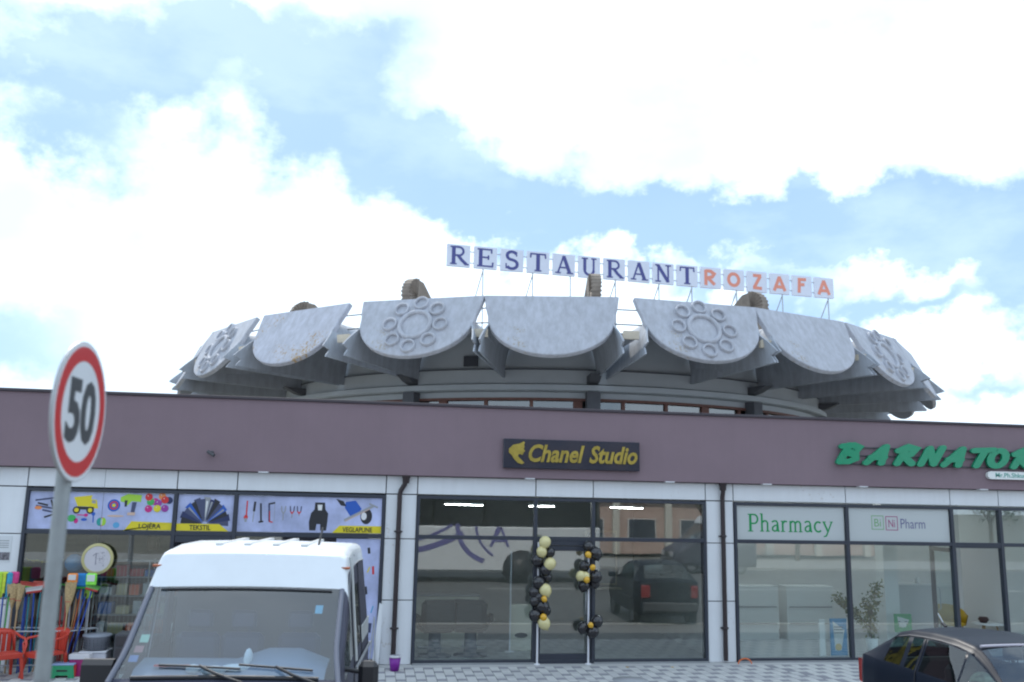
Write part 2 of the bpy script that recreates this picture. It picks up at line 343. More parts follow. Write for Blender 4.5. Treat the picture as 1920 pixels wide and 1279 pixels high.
PH = {
 'P': ([([(.16, 0), (.16, .98)], .13), ([(.16, .95), (.36, .95)] + arc(.36, .7, .19, .25, 90, -90)[1:] + [(.16, .45)], .09), ([(.02, .02), (.3, .02)], .05), ([(.02, .96), (.16, .96)], .05)], .66),
 'h': ([([(.12, 0), (.12, 1.02)], .10), ([(.12, .5), (.24, .6), (.34, .6), (.42, .5), (.42, 0)], .09), ([(.01, .02), (.22, .02)], .05), ([(.32, .02), (.53, .02)], .05), ([(.02, 1.0), (.12, 1.0)], .05)], .6),
 'a': ([([(.06, .54), (.18, .61), (.3, .6), (.36, .5), (.36, .06), (.46, .02)], .09), ([(.36, .38), (.2, .34), (.09, .24), (.09, .1), (.18, .03), (.28, .05), (.36, .14)], .08)], .52),
 'r': ([([(.12, 0), (.12, .62)], .10), ([(.12, .46), (.22, .6), (.36, .58)], .09), ([(.01, .02), (.24, .02)], .05), ([(.02, .6), (.12, .6)], .05)], .42),
 'm': ([([(.12, 0), (.12, .62)], .10), ([(.12, .5), (.24, .6), (.33, .58), (.38, .48), (.38, 0)], .09), ([(.38, .5), (.5, .6), (.6, .58), (.66, .48), (.66, 0)], .09), ([(.01, .02), (.22, .02)], .05), ([(.29, .02), (.48, .02)], .05), ([(.57, .02), (.76, .02)], .05)], .84),
 'c': ([(arc(.28, .31, .2, .28, 50, 315, 14), .10)], .52),
 'y': ([([(.06, .6), (.28, .05)], .10), ([(.5, .6), (.27, 0), (.18, -.2), (.04, -.24)], .07), ([(0, .6), (.18, .6)], .05), ([(.4, .6), (.56, .6)], .05)], .56),
}
BRUSH = {
 'B': [[(.28, .95), (.12, .08)], [(.05, .88), (.45, .95), (.68, .82), (.6, .62), (.3, .54)], [(.3, .54), (.62, .46), (.68, .24), (.45, .08), (.12, .06)]],
 'A': [[(.05, .05), (.62, .92)], [(.62, .92), (.62, .05)], [(.18, .34), (.66, .34)]],
 'R': [[(.34, .78), (.16, .05)], [(.08, .72), (.4, .95), (.72, .82), (.6, .56), (.3, .45)], [(.32, .45), (.72, .06)]],
 'N': [[(.1, .05), (.28, .9)], [(.28, .9), (.6, .08)], [(.6, .08), (.78, .95)]],
 'T': [[(.08, .86), (.85, .92)], [(.52, .88), (.32, .05)]],
 'O': [arc(.42, .48, .3, .42, 90, 450, 16)],
 'E': [[(.3, .92), (.1, .05)], [(.3, .92), (.75, .92)], [(.2, .5), (.6, .52)], [(.1, .06), (.6, .06)]],
}
ROZ = {
 'R': [[(.2, .02), (.2, .95)], [(.2, .9), (.5, .9), (.72, .74), (.6, .55), (.2, .45)], [(.3, .5), (.74, .08)]],
 'O': [arc(.48, .5, .32, .36, 90, 450, 18)],
 'Z': [[(.26, .88), (.78, .88)], [(.72, .86), (.32, .14)], [(.24, .12), (.8, .1)]],
 'A': [[(.14, .04), (.5, .94)], [(.48, .94), (.84, .06)], [(.3, .3), (.7, .3)]],
 'F': [[(.3, .04), (.34, .95)], [(.24, .88), (.78, .9)], [(.34, .55), (.66, .58)]],
}

# ================================================================== SETTING
def sheet(name, x0, x1, y0, y1, z, m):
    b = MB(); b.box(x0, x1, y0, y1, z - .3, z); return b.build(name, m, kind='structure')
sheet('ground', -500, 500, -500, 500, -.16, mat('earth', (.16, .155, .13), .95, var=.25, scale=.3, bump=.4))
ASPH = mat('asphalt', (.105, .105, .105), .85, var=.18, scale=2.5, bump=.7, bscale=90)
sheet('road', -90, 110, -24, -5.2, -.10, ASPH)
b = MB(); b.bbox(-90, 110, -5.2, -5.05, -.25, .012, .01); b.build('kerb', mat('kerb_concrete', (.36, .36, .35), .85, var=.1), kind='structure')
sheet('far_pavement', -90, 110, -30, -24, -.0, mat('far_paving', (.30, .30, .29), .85, var=.1))
for k in range(12):
    b = MB(); b.box(-50 + k * 9, -46 + k * 9, -14.6, -14.48, -.10, -.096); b.build('lane_marking', mat('road_paint', (.62, .62, .6), .7, var=.15), kind='structure')
# paved forecourt: bed, then individual paving stones
pv = MB(); pv.box(-30, 40, -5.05, .3, -.3, -.012); pv = pv.build('pavement', mat('paving_bed', (.20, .20, .20), .9), kind='structure')
LP = [mat('light_paver', (.50, .50, .49), .8, var=.08, scale=3, bump=.4), mat('pale_paver', (.44, .44, .44), .8, var=.08, scale=3, bump=.4)]
DP = mat('dark_paver', (.25, .25, .275), .8, var=.12, scale=3, bump=.4)
PS = .165
def paver_mb(mb, x, y):
    mb.add([(x + .003, y + .003, -.012), (x + PS - .003, y + .003, -.012), (x + PS - .003, y + PS - .003, -.012), (x + .003, y + PS - .003, -.012),
            (x + .006, y + .006, 0), (x + PS - .006, y + .006, 0), (x + PS - .006, y + PS - .006, 0), (x + .006, y + PS - .006, 0)],
           [(4, 5, 6, 7), (0, 1, 5, 4), (1, 2, 6, 5), (2, 3, 7, 6), (3, 0, 4, 7)])
pm = {}
for k, m in (('a', LP[0]), ('b', LP[1]), ('d', DP)):
    q = MB(); paver_mb(q, 0, 0); pm[k] = q.mesh('paver', m)
stl, std = MB(), MB(); cnt = 0
spots = []
for j in range(15):
    for i in range(-72, 150):
        x = i * PS; y = -.30 - (j + 1) * PS
        dark = (j % 2 == 0) and ((i + (1 if (j // 2) % 2 else 0)) % 2 == 0)
        if 6.9 + (-y) * .5 - .1 < x < 6.9 + (-y) * .5 + .1 and j % 2: dark = True
        spots.append((x, y, dark, i, j))
vis = [s for s in spots if .35 < s[0] < 10.9 and s[4] < 8 and s[1] > -1.7]
vis.sort(key=lambda s: abs(s[0] - 4.6)); vis = set((s[3], s[4]) for s in vis[:300])
for x, y, dark, i, j in spots:
    if (i, j) in vis: link('paver', pm['d' if dark else ('a' if random.random() < .5 else 'b')], pv, loc=(x, y, random.uniform(-.001, .001)))
    else: paver_mb(std if dark else stl, x, y)
stl.build('light_paving_field', LP[0], pv, kind='stuff', fixn=False); std.build('dark_paving_field', DP, pv, kind='stuff', fixn=False)
b = MB(); b.bbox(-29.9, 39.9, -.30, .05, -.05, .004, .004); b.build('paving_border', mat('border_stone', (.40, .40, .40), .8, var=.06), pv)
b = MB(); b.lathe((4.35, -1.55, 0), [(.30, -.01), (.30, .004), (0, .006)], 28); b.build('manhole_cover', mat('manhole', (.33, .34, .36), .7, var=.1), label='round grey manhole cover flush in the checkered paving', cat='manhole cover')

# ================================================================== SHOP BUILDING
ZT, ZB, FT, TR = 4.58, 3.30, 2.95, 2.21      # fascia top, fascia bottom, frame top, transom
shop = thing('shop_building', (-12, 0, 0), 'long single-storey shop row with mauve fascia, white cladding and dark framed shopfronts', 'building')
XL, XR = -13.0, 26.0
b = MB(); b.bbox(XL, XR, -.16, .18, ZB, ZT, .006); b.build('fascia', MAUVE, shop)
b = MB(); b.bbox(XL - .02, XR + .02, -.20, .22, ZT, ZT + .05, .005); b.build('coping', COPING, shop)
b = MB(); b.box(XL, XR, .18, 7.0, 3.95, 4.15); b.build('roof', mat('roof_gravel', (.42, .41, .39), .9, var=.15), shop)
b = MB(); b.box(XL, XR, .02, .18, ZB - .32, ZB); b.build('backing_wall', JOINT, shop)
XJ = [XL, -10.4, -8.1, -5.88, -3.42, -2.40, .22, .79, 2.99, 4.09, 6.30, 6.86, 9.19, 11.44, 12.51, 14.9, 17.2, 19.5, 21.8, 24, XR]
def clad(x0, x1, z0, z1, y=-.0):
    q = MB(); q.bbox(x0 + .009, x1 - .009, y - .02, y + .015, z0 + .008, z1 - .008, .003); return q.build('cladding_panel', WHITEP, shop)
for i in range(len(XJ) - 1): clad(XJ[i], XJ[i + 1], 2.965, ZB - .004)
piers = [(XL, -10.4), (-10.4, -8.1), (-8.1, -5.88), (.22, .79), (6.30, 6.86), (19.5, 21.8), (21.8, 24), (24, XR)]
for x0, x1 in piers:
    q = MB(); q.box(x0, x1, .02, .28, 0, 2.98); q.build('pier', JOINT, shop)
    for z0, z1 in ((0.0, 1.10), (1.10, 2.17), (2.17, 2.962)): clad(x0, x1, z0, z1)
# rooms behind the glass
rooms = [(-5.88, .22, mat('store_wall', (.16, .15, .14), .9, var=.1), mat('store_floor', (.16, .15, .15), .5), 5),
         (.79, 6.30, mat('salon_wall', (.42, .42, .40), .85, var=.04), mat('salon_floor', (.34, .34, .33), .3), 5.5),
         (6.86, 19.5, mat('pharmacy_wall', (.74, .75, .74), .85, var=.03), mat('pharmacy_floor', (.45, .46, .46), .25), 4.2)]
for x0, x1, wm, fm, dp in rooms:
    q = MB(); q.box(x0 - .28, x1 + .28, .19, dp, -.02, .012); q.build('interior_floor', fm, shop)
    q = MB(); q.box(x0 - .28, x0 - .2, .19, dp, .012, 3.2); q.box(x1 + .2, x1 + .28, .19, dp, .012, 3.2); q.box(x0 - .28, x1 + .28, dp, dp + .08, .012, 3.2); q.build('interior_wall', wm, shop)
    q = MB(); q.box(x0 - .2, x1 + .2, .19, dp, 3.2, 3.26); q.build('ceiling', mat('ceiling_white', (.6, .6, .6), .9), shop)
q = MB(); q.box(XL, XL + .2, .28, 7, 0, 3.95); q.box(XR - .2, XR, .28, 7, 0, 3.95); q.box(XL, XR, 6.8, 7, 0, 3.95); q.build('outer_wall', mat('rear_render', (.4, .38, .36), .9), shop)
FR = .055
def shopfront(x0, x1, mull, name_door=None, skip=()):
    """frame bars and single panes; door bays get a leaf of their own"""
    f = MB()
    f.bbox(x0, x1, -.05, .05, FT - .06, FT, .004); f.bbox(x0, x1, -.05, .05, TR - .035, TR + .035, .004); f.bbox(x0, x1, -.05, .05, .0, .07, .004)
    xs = [x0] + mull + [x1]
    for i, x in enumerate(xs):
        a, c = (x, x + FR) if i == 0 else ((x - FR, x) if i == len(xs) - 1 else (x - FR * .6, x + FR * .6))
        f.bbox(a, c, -.056, .056, .001, FT - .001, .004)
    fr = f.build('window_frame', FRAME, shop)
    for i in range(len(xs) - 1):
        a, c = xs[i] + .03, xs[i + 1] - .03
        q = MB(); q.box(a, c, .0, .012, TR + .03, FT - .05); q.build('pane', GL, fr)
        if i in skip: continue
        q = MB(); q.box(a, c, .0, .012, .06, TR - .03); q.build('pane', GL, fr)
    return fr
shopfront(-5.88, .22, [-3.42, -2.40], skip=(1,))
shopfront(.79, 6.30, [2.99, 4.09], skip=(1,))
shopfront(6.86, 19.5, [9.19, 11.44, 12.51, 14.9, 17.2], skip=(2,))
def door(x0, x1, top, parent, ang=0, label=None, head=True):
    hinge = Vector((x0, 0, 0)); Mx = Matrix.Translation(hinge) @ Matrix.Rotation(R(ang), 4, 'Z'); W = x1 - x0
    q = MB()
    for bx in ((0, .075, 0.01, top), (W - .075, W, 0.01, top)): q.bbox(bx[0], bx[1], -.035, .035, bx[2], bx[3], .004, Mx)
    q.bbox(.076, W - .076, -.033, .033, .012, .17, .004, Mx); q.bbox(.076, W - .076, -.033, .033, top - .09, top - .001, .004, Mx)
    d = q.build('door', FRAME, parent, label=label)
    q = MB(); q.box(.07, W - .07, -.006, .006, .16, top - .08, Mx); q.build('pane', GL, d)
    q = MB(); q.tube([Mx @ Vector(p) for p in ((W - .11, -.034, .85), (W - .11, -.085, .87), (W - .11, -.085, 1.28), (W - .11, -.034, 1.30))], .012); q.build('handle', STEEL, d)
    if head:
        q = MB(); q.bbox(x0, x1, -.045, .045, top + .01, TR - .036, .003); q.build('door_head', FRAME, parent)
    return d
door(3.03, 4.05, 2.08, shop); door(-3.38, -2.44, 2.05, shop, ang=70); door(11.48, 12.47, 2.13, shop, ang=82)
# pale pieces under the fascia standing in for light gaps in the drip line
for x in (-7.9, -1.95, 2.85, 5.55, 7.5, 9.5, 12.1):
    q = MB(); q.bbox(x - .09, x + .09, -.175, -.05, ZB - .012, ZB + .006, .002); q.build('pale_gap', WHITEP, shop)
# tiles / sill trim in front of glass
for a, c, z in ((-5.9, .22, .05), (.8, 3.0, .03), (4.1, 6.3, .03), (6.87, 11.4, .03)):
    q = MB(); q.bbox(a, c, -.10, -.058, 0, z, .004); q.build('sill', GREY, shop)

# downpipes
def downpipe(x, lab, bend=.1):
    t = thing('downpipe', (x, -.07, 0), lab, 'downpipe', 'brown downpipes on the white piers')
    q = MB(); q.tube([(x + bend, -.11, ZB - .005), (x + bend, -.11, ZB - .10), (x + bend * .8, -.11, ZB - .16), (x + bend * .15, -.075, ZB - .27), (x, -.075, ZB - .35), (x, -.075, .04)], .043, 12); q.build('pipe', PIPE, t)
    q = MB(); q.lathe((x + bend, -.11, ZB), [(.06, -.14), (.066, -.06), (.085, -.01), (.085, .0)], 14); q.build('hopper', PIPE, t)
    for z in (2.30, .62):
        q = MB(); q.lathe((x, -.075, z), [(.046, -.02), (.053, -.02), (.053, .02), (.046, .02)], 12); q.box(x - .075, x + .075, -.06, -.022, z - .012, z + .012); q.build('pipe_clamp', PIPE, t)
downpipe(.47, 'dark brown downpipe with swan neck on the pier left of the balloon shop', .10)
downpipe(6.62, 'straight dark brown downpipe on the white pier between the balloon shop and the pharmacy', .0)
downpipe(-6.62, 'dark brown downpipe elbow at the left edge above the notice', .12)

# small camera on fascia
t = thing('fascia_camera', (-2.85, -.16, 3.6), 'small dark camera bracket fixed to the mauve fascia above the toy banner', 'camera')
q = MB(); q.lathe((-2.85, -.16, 3.62), [(.03, 0), (.03, -.03), (.0, -.03)], 10, 'y'); q.tube([(-2.85, -.18, 3.62), (-2.85, -.26, 3.60)], .012); q.build('bracket', DKGREY, t)
q = MB(); q.tube([(-2.91, -.24, 3.63), (-2.79, -.31, 3.56)], .03, 10); q.build('housing', DKGREY, t)

# ------------------------------------------------------------------ signs on the fascia
t = thing('salon_sign', (3.63, -.16, 3.75), 'dark navy sign board with gold lettering and a gold hair emblem above the balloon shop', 'sign')
q = MB(); q.bbox(2.33, 4.93, -.24, -.162, 3.48, 4.02, .008); q.build('board', NAVYB, t)
x = 2.82
for wd, a, c in (('Chanel', 2.80, 3.86), ('Studio', 3.95, 4.88)):
    q = MB(); text_on(q, wd, a, c, 3.60, 3.93, -.241, .022, offset=.028, shear=.28); q.build('lettering', GOLD, t)
q = MB(); em = [(.42, 1.0), (.30, .90), (.12, .84), (.0, .66), (.0, .50), (.08, .38), (.16, .2), (.26, .05), (.38, 0), (.44, .06), (.34, .22), (.26, .34), (.27, .43), (.34, .44), (.38, .40), (.42, .52), (.46, .58), (.42, .66), (.44, .78), (.42, .86), (.45, .94)]
q.prism([(2.43 + a * .66, 3.555 + c * .42) for a, c in em], -.241, -.262); q.build('emblem', GOLD, t)

t = thing('pharmacy_letters', (11.6, -.2, 3.9), 'big green brush-style channel letters on rails over the pharmacy', 'sign')
q = MB()
for z in (4.06, 3.90, 3.73): q.bbox(9.25, 15.0, -.185, -.162, z - .012, z + .012, .002)
q.build('mounting_rail', DKGREY, t)
word = 'BARNATORE'; px0 = [8.93, 9.53, 10.12, 10.66, 11.19, 11.75, 12.13, 12.67, 13.25]
for ch, xx in zip(word, px0):
    q = MB(); W, H = .62, .36
    T = lambda a, c, d, xx=xx: (xx - .03 + (a * .62 + .16 * c) * .88, -.215 - d, 3.745 + c * .37)
    for k, s in enumerate(BRUSH[ch]): stroke(q, s, .30, T, .055, True, k)
    q.build('letter', GREENL, t, fixn=False)
t = thing('pharmacist_name_sign', (13.3, -.2, 3.58), 'small white rounded light box with green name under the green letters', 'sign')
q = MB(); pts = [(12.16 + .075 + .075 * math.cos(R(a)), 3.585 + .078 * math.sin(R(a))) for a in range(90, 271, 20)] + [(14.6 + .075 * math.cos(R(a)), 3.585 + .078 * math.sin(R(a))) for a in range(-90, 91, 20)]
q.prism(pts, -.165, -.235); q.build('board', mat('lightbox_white', (.74, .76, .74), .4), t)
q = MB(); text_on(q, 'Mr.Ph.Shkumbin', 12.33, 13.22, 3.545, 3.635, -.2355, .004, .01)
q.v = q.v; q.build('lettering', mat('teal_letter', (.10, .36, .30), .5), t)

# ------------------------------------------------------------------ banners in the shopfront transoms
def col_(*c): return pl(c)
CL = dict(y=(.70, .58, .02), k=(.02, .02, .025), r=(.60, .03, .03), b=(.02, .10, .45), g=(.05, .40, .10), m=(.55, .02, .20), o=(.75, .25, .08), l=(.35, .60, .05), w=(.7, .7, .7), n=(.02, .03, .10), s=(.30, .31, .33), p=(.30, .04, .30), t=(.02, .30, .28), d=(.06, .07, .14), c=(.10, .35, .60), a=(.6, .42, .33))
PM = {k: pl(v, 'print_' + k, .5) for k, v in CL.items()}; PKEY = list(PM); PLIST = [PM[k] for k in PKEY]
YB = -.009
class Pic:     # flat print: shapes as thin layers, each 0.8 mm proud of the one below
    def __init__(s): s.mb = MB(); s.n = 0
    def poly(s, c, pts): s.mb.mi(PKEY.index(c)); y = YB - .002 - s.n * .0004; s.n += 1; s.mb.prism(pts, y + .001, y); return s
    def el(s, c, x, z, rx, rz=None, n=16): rz = rz or rx; return s.poly(c, [(x + rx * math.cos(2 * math.pi * k / n), z + rz * math.sin(2 * math.pi * k / n)) for k in range(n)])
    def bar(s, c, x0, z0, x1, z1, wd):
        d = Vector((x1 - x0, z1 - z0)).normalized(); nx, nz = -d.y * wd / 2, d.x * wd / 2
        return s.poly(c, [(x0 + nx, z0 + nz), (x1 + nx, z1 + nz), (x1 - nx, z1 - nz), (x0 - nx, z0 - nz)])
    def done(s, name, parent): return s.mb.build(name, PLIST, parent)
BZ0, BZ1 = 2.255, 2.885
def banner(x0, x1, label, z0=BZ0, z1=BZ1, m=BANN):
    t = thing('window_banner', ((x0 + x1) / 2, YB, z0), label, 'banner')
    q = MB(); q.bbox(x0, x1, YB, -.001, z0, z1, .001); q.build('banner_sheet', m, t); return t
def fx(px, a=44, c=322, x0=-5.82, x1=-3.46): return x0 + (px - a) / (c - a) * (x1 - x0)
# toys
t = banner(-5.82, -3.46, 'blue window banner printed with toys, dump truck and balls, first from the left')
def q1(px, py): return fx(px), BZ1 - (py - (913 + (px - 44) * .040)) / 69 * (BZ1 - BZ0)
S1 = (3.46 - 5.82) / -278
p = Pic()
for a, c in (((55, 930), (95, 926)), ((57, 940), (90, 946)), ((70, 948), (100, 955)), ((75, 962), (98, 955)), ((85, 930), (92, 950)), ((60, 935), (80, 940))): p.bar(random.choice('kds'), *q1(*a), *q1(*c), .03)
p.el('o', *q1(62, 944), .06, .03); p.done('toy_gun_picture', t)
p = Pic(); p.poly('y', [q1(128, 926), q1(163, 923), q1(158, 944), q1(136, 943)]); p.poly('y', [q1(158, 930), q1(172, 932), q1(176, 948), q1(156, 948)]); p.poly('s', [q1(163, 932), q1(170, 933), q1(171, 939), q1(163, 938)])
p.bar('k', *q1(136, 946), *q1(168, 948), .05)
for w_ in ((135, 950), (161, 951)): p.el('k', *q1(*w_), .062); p.el('y', *q1(*w_), .036)
p.done('toy_truck_picture', t)
for shp in (lambda p: p.el('g', *q1(127, 965), .07, .06), lambda p: (p.bar('m', *q1(137, 959), *q1(152, 960), .018), p.el('m', *q1(154, 960), .035, .028)), lambda p: p.el('m', *q1(136, 970), .035, .045), lambda p: p.el('b', *q1(151, 968), .05, .025), lambda p: (p.el('b', *q1(168, 958), .032), p.bar('b', *q1(168, 958), *q1(169, 974), .018))):
    p = Pic(); shp(p); p.done('sand_toy_picture', t)
p = Pic(); p.el('r', *q1(185, 973), .075); p.el('t', *q1(182, 973), .055, .07); p.el('l', *q1(189, 973), .04, .068); p.el('w', *q1(185, 973), .012, .07); p.done('beach_ball_picture', t)
p = Pic(); p.el('b', *q1(206, 943), .105); p.el('r', *q1(206, 943), .072); p.el('b', *q1(206, 943), .05); p.el('y', *q1(206, 943), .03); p.poly('l', [q1(218, 928), q1(232, 922), q1(259, 925), q1(258, 938), q1(240, 936), q1(232, 944), q1(226, 938), q1(218, 936)]); p.poly('k', [q1(226, 934), q1(232, 934), q1(231, 946), q1(227, 946)]); p.poly('d', [q1(241, 938), q1(250, 938), q1(247, 957), q1(240, 957)]); p.poly('a', [q1(234, 957), q1(249, 957), q1(248, 963), q1(233, 962)]); p.done('toy_bow_picture', t)
p = Pic(); p.el('a', *q1(211, 963), .14, .018); p.el('c', *q1(214, 980), .055, .05); p.done('blue_ball_picture', t)
p = Pic()
for x_, y_, c in ((286, 938, 'm'), (299, 928, 'o'), (292, 941, 'p'), (313, 936, 'n'), (277, 938, 'g'), (273, 929, 'r'), (305, 935, 'r'), (274, 951, 'm'), (291, 951, 'y'), (306, 951, 'p')): p.el(c, *q1(x_, y_), .062); p.el('w', q1(x_, y_)[0] - .018, q1(x_, y_)[1] + .022, .009)
p.done('ball_heap_picture', t)
p = Pic(); p.poly('y', [q1(229, 991.5), q1(243, 973.5), (-3.46, BZ0 + .135), (-3.46, BZ0 + .003), (fx(229), BZ0 + .003)]); o = p.done('yellow_strip', t)
q = MB(); text_on(q, 'LOJËRA', fx(258), fx(301), BZ0 + .006, BZ0 + .130, YB - .004, .003, .012); q.build('lettering', PM['k'], t)
# textile
t = banner(-3.38, -2.44, 'narrow window banner printed with a fan of folded dark clothes')
p = Pic(); cx, cz = -2.91, BZ0 + .12
for i, a in enumerate(range(4, 178, 12)):
    c = 'dnkbdknsddkbdnk'[i % 15]; r_ = .47 if i % 2 else .44
    if a + 6 > 90: r_ *= 1.0
    q_ = [(cx + .04 * math.cos(R(a - 4)), cz + .04 * math.sin(R(a))), (cx + r_ * .92 * math.cos(R(a - 8)), cz + r_ * math.sin(R(a - 8))), (cx + r_ * .92 * math.cos(R(a + 7)), cz + r_ * math.sin(R(a + 7)))]
    p.poly(c, q_)
    if i in (3, 6, 7, 11): p.poly('s' if i != 7 else 'w', [(cx + .1 * math.cos(R(a)), cz + .1 * math.sin(R(a))), (cx + .4 * math.cos(R(a - 3)), cz + .4 * math.sin(R(a - 3))), (cx + .4 * math.cos(R(a + 2)), cz + .4 * math.sin(R(a + 2)))])
p.done('folded_clothes_picture', t)
p = Pic(); p.poly('y', [(-3.379, BZ0 + .125), (-2.66, BZ0 + .125), (-2.50, BZ0 + .003), (-3.379, BZ0 + .003)]); p.mb.v = [(v[0], v[1] - .008, v[2]) for v in p.mb.v]; p.done('yellow_strip', t)
q = MB(); text_on(q, 'TEKSTIL', -3.16, -2.80, BZ0 + .02, BZ0 + .105, YB - .012, .003, .012); q.build('lettering', PM['k'], t)
# tools
t = banner(-2.36, .16, 'wide window banner printed with hand tools and overalls beside the downpipe')
def q2(cx_, cy_):       # coordinates in a 1750 x 480 reading of the banner
    return -2.36 + cx_ / 1750 * 2.52, BZ1 - cy_ / 480 * (BZ1 - BZ0)
p = Pic(); p.bar('r', *q2(105, 70), *q2(105, 280), .024); p.el('r', *q2(100, 290), .035, .045); p.bar('s', *q2(100, 300), *q2(100, 350), .04); p.done('wrench_picture', t)
p = Pic(); p.bar('k', *q2(200, 80), *q2(192, 210), .038); p.bar('s', *q2(192, 210), *q2(185, 350), .014); p.done('screwdriver_picture', t)
p = Pic(); p.bar('k', *q2(268, 100), *q2(285, 350), .03); p.bar('k', *q2(255, 350), *q2(312, 340), .03); p.done('hammer_picture', t)
p = Pic(); p.bar('k', *q2(360, 110), *q2(440, 90), .03); p.bar('d', *q2(368, 110), *q2(382, 340), .034); p.bar('r', *q2(378, 200), *q2(384, 330), .014); p.bar('s', *q2(436, 95), *q2(440, 340), .007); p.bar('r', *q2(380, 340), *q2(425, 350), .02); p.done('hacksaw_picture', t)
for i, cx_ in enumerate((545, 650, 735)):
    p = Pic(); c = 'sdd'[i]; p.bar(c, *q2(cx_ - 25, 130), *q2(cx_ - 20, 200), .02); p.bar(c, *q2(cx_ + 25, 130), *q2(cx_ + 20, 200), .02); p.bar(c if i == 0 else 'r', *q2(cx_ - 20, 200), *q2(cx_ + 5, 235), .02); p.bar(c if i == 0 else 'r', *q2(cx_ + 20, 200), *q2(cx_ - 5, 235), .02); p.bar('s', *q2(cx_, 235), *q2(cx_, 320 - i * 30), .016); p.done('pliers_picture', t)
p = Pic(); p.poly('k', [q2(925, 75), q2(1045, 75), q2(1055, 170), q2(1090, 220), q2(1085, 330), q2(1075, 450), q2(1003, 450), q2(1000, 365), q2(955, 365), q2(945, 450), q2(870, 450), q2(860, 340), q2(880, 220), q2(920, 170)]); p.poly('w', [q2(955, 105), q2(1015, 105), q2(1010, 180), q2(965, 180)]); p.done('overalls_picture', t)
p = Pic(); p.poly('b', [q2(1300, 60), q2(1420, 40), q2(1500, 150), q2(1450, 240), q2(1360, 250), q2(1290, 140)]); p.poly('k', [q2(1180, 20), q2(1270, 50), q2(1310, 120), q2(1240, 110)]); p.el('k', *q2(1560, 250), .105, .14); p.el('w', *q2(1530, 250), .05, .07)
p.bar('s', *q2(1290, 310), *q2(1640, 110), .045); p.bar('a', *q2(1300, 322), *q2(1600, 150), .014); p.bar('s', *q2(1590, 80), *q2(1700, 130), .03); p.done('work_gear_picture', t)
p = Pic(); p.poly('y', [q2(1150, 478), q2(1235, 380), (.16, BZ0 + .13), (.16, BZ0 + .003), (q2(1150, 0)[0], BZ0 + .003)]); p.done('yellow_strip', t)
q = MB(); text_on(q, 'VEGLAPUNE', q2(1275, 0)[0], q2(1640, 0)[0], BZ0 + .02, BZ0 + .105, YB - .004, .003, .012); q.build('lettering', PM['k'], t)
# tall side banner right of the shopfront
t = banner(-.62, .16, 'tall pale blue window banner with small product pictures behind the van', .10, 2.16)
for i in range(6):
    z = 1.95 - i * .33; p = Pic()
    for k in range(random.randint(1, 4)):
        c = random.choice('rykkbcds'); x_ = random.uniform(-.35, .08); p.bar(c, x_, z - random.uniform(.03, .10), x_ + random.uniform(-.05, .05), z + random.uniform(.02, .08), random.uniform(.02, .06))
    p.done('product_picture', t)
# notice on the left pier
t = thing('notice_board', (-6.3, -.03, 1.9), 'white notice sheet with grey lines on the left pier beside the toy banner', 'notice')
q = MB(); q.box(-6.75, -6.02, -.028, -.0205, 1.70, 2.13); q.build('notice_sheet', mat('paper', (.62, .64, .66), .7), t)
q = MB()
for i, z in enumerate((2.05, 2.01, 1.975, 1.94)): q.box(-6.72, -6.06, -.030, -.0282, z - .006, z + .006)
q.build('printed_line', GREY, t)
q = MB(); q.box(-6.74, -6.03, -.030, -.0282, 1.73, 1.86); q.build('printed_photo', mat('photo_print', (.16, .15, .17), .6, var=.8, scale=25), t)
# pharmacy window films
FILM = mat('frosted_film', (.47, .50, .50), .55)
t = banner(6.93, 9.14, 'frosted window film reading Pharmacy in green serif letters', TR + .03, FT - .06, FILM)
q = MB(); xx = 0; LX = 7.14; tot = sum(PH[c][1] for c in 'Pharmacy'); k_ = (8.90 - LX) / tot
for ch in 'Pharmacy':
    st, adv = PH[ch]
    T = lambda a, c, d, xx=xx: (LX + (xx + a) * k_, YB - .0012 - d, 2.40 + c * .335)
    for k, (pts, wd) in enumerate(st): stroke(q, pts, wd, T, .001, False, k)
    xx += adv
q.build('lettering', mat('film_green', (.0, .25, .07), .5), t, fixn=False)
t = banner(9.24, 11.39, 'frosted window film with a green and magenta box logo and grey lettering', TR + .03, FT - .06, FILM)
for (x0, z0, m, tx) in ((9.72, 2.47, mat('film_pale_green', (.17, .36, .16), .5), 'Bi'), (10.02, 2.46, mat('film_magenta', (.32, .05, .16), .5), 'Ni')):
    q = MB(); s_ = .26; zz = z0
    for bx in ((x0, x0 + s_, zz, zz + .014), (x0, x0 + s_, zz + s_, zz + s_ + .014), (x0, x0 + .014, zz + .0145, zz + s_ - .0005), (x0 + s_ - .014, x0 + s_, zz + .0145, zz + s_ - .0005)): q.box(bx[0], bx[1], YB - .0025, YB - .0005, bx[2], bx[3])
    text_on(q, tx, x0 + .06, x0 + .2, zz + .06, zz + .21, YB - .001, .0015, .0); q.build('logo_box', m, t)
q = MB(); text_on(q, 'Pharm', 10.34, 10.87, 2.50, 2.69, YB - .001, .0015, .0); q.build('lettering', mat('film_grey_violet', (.14, .14, .26), .5), t)

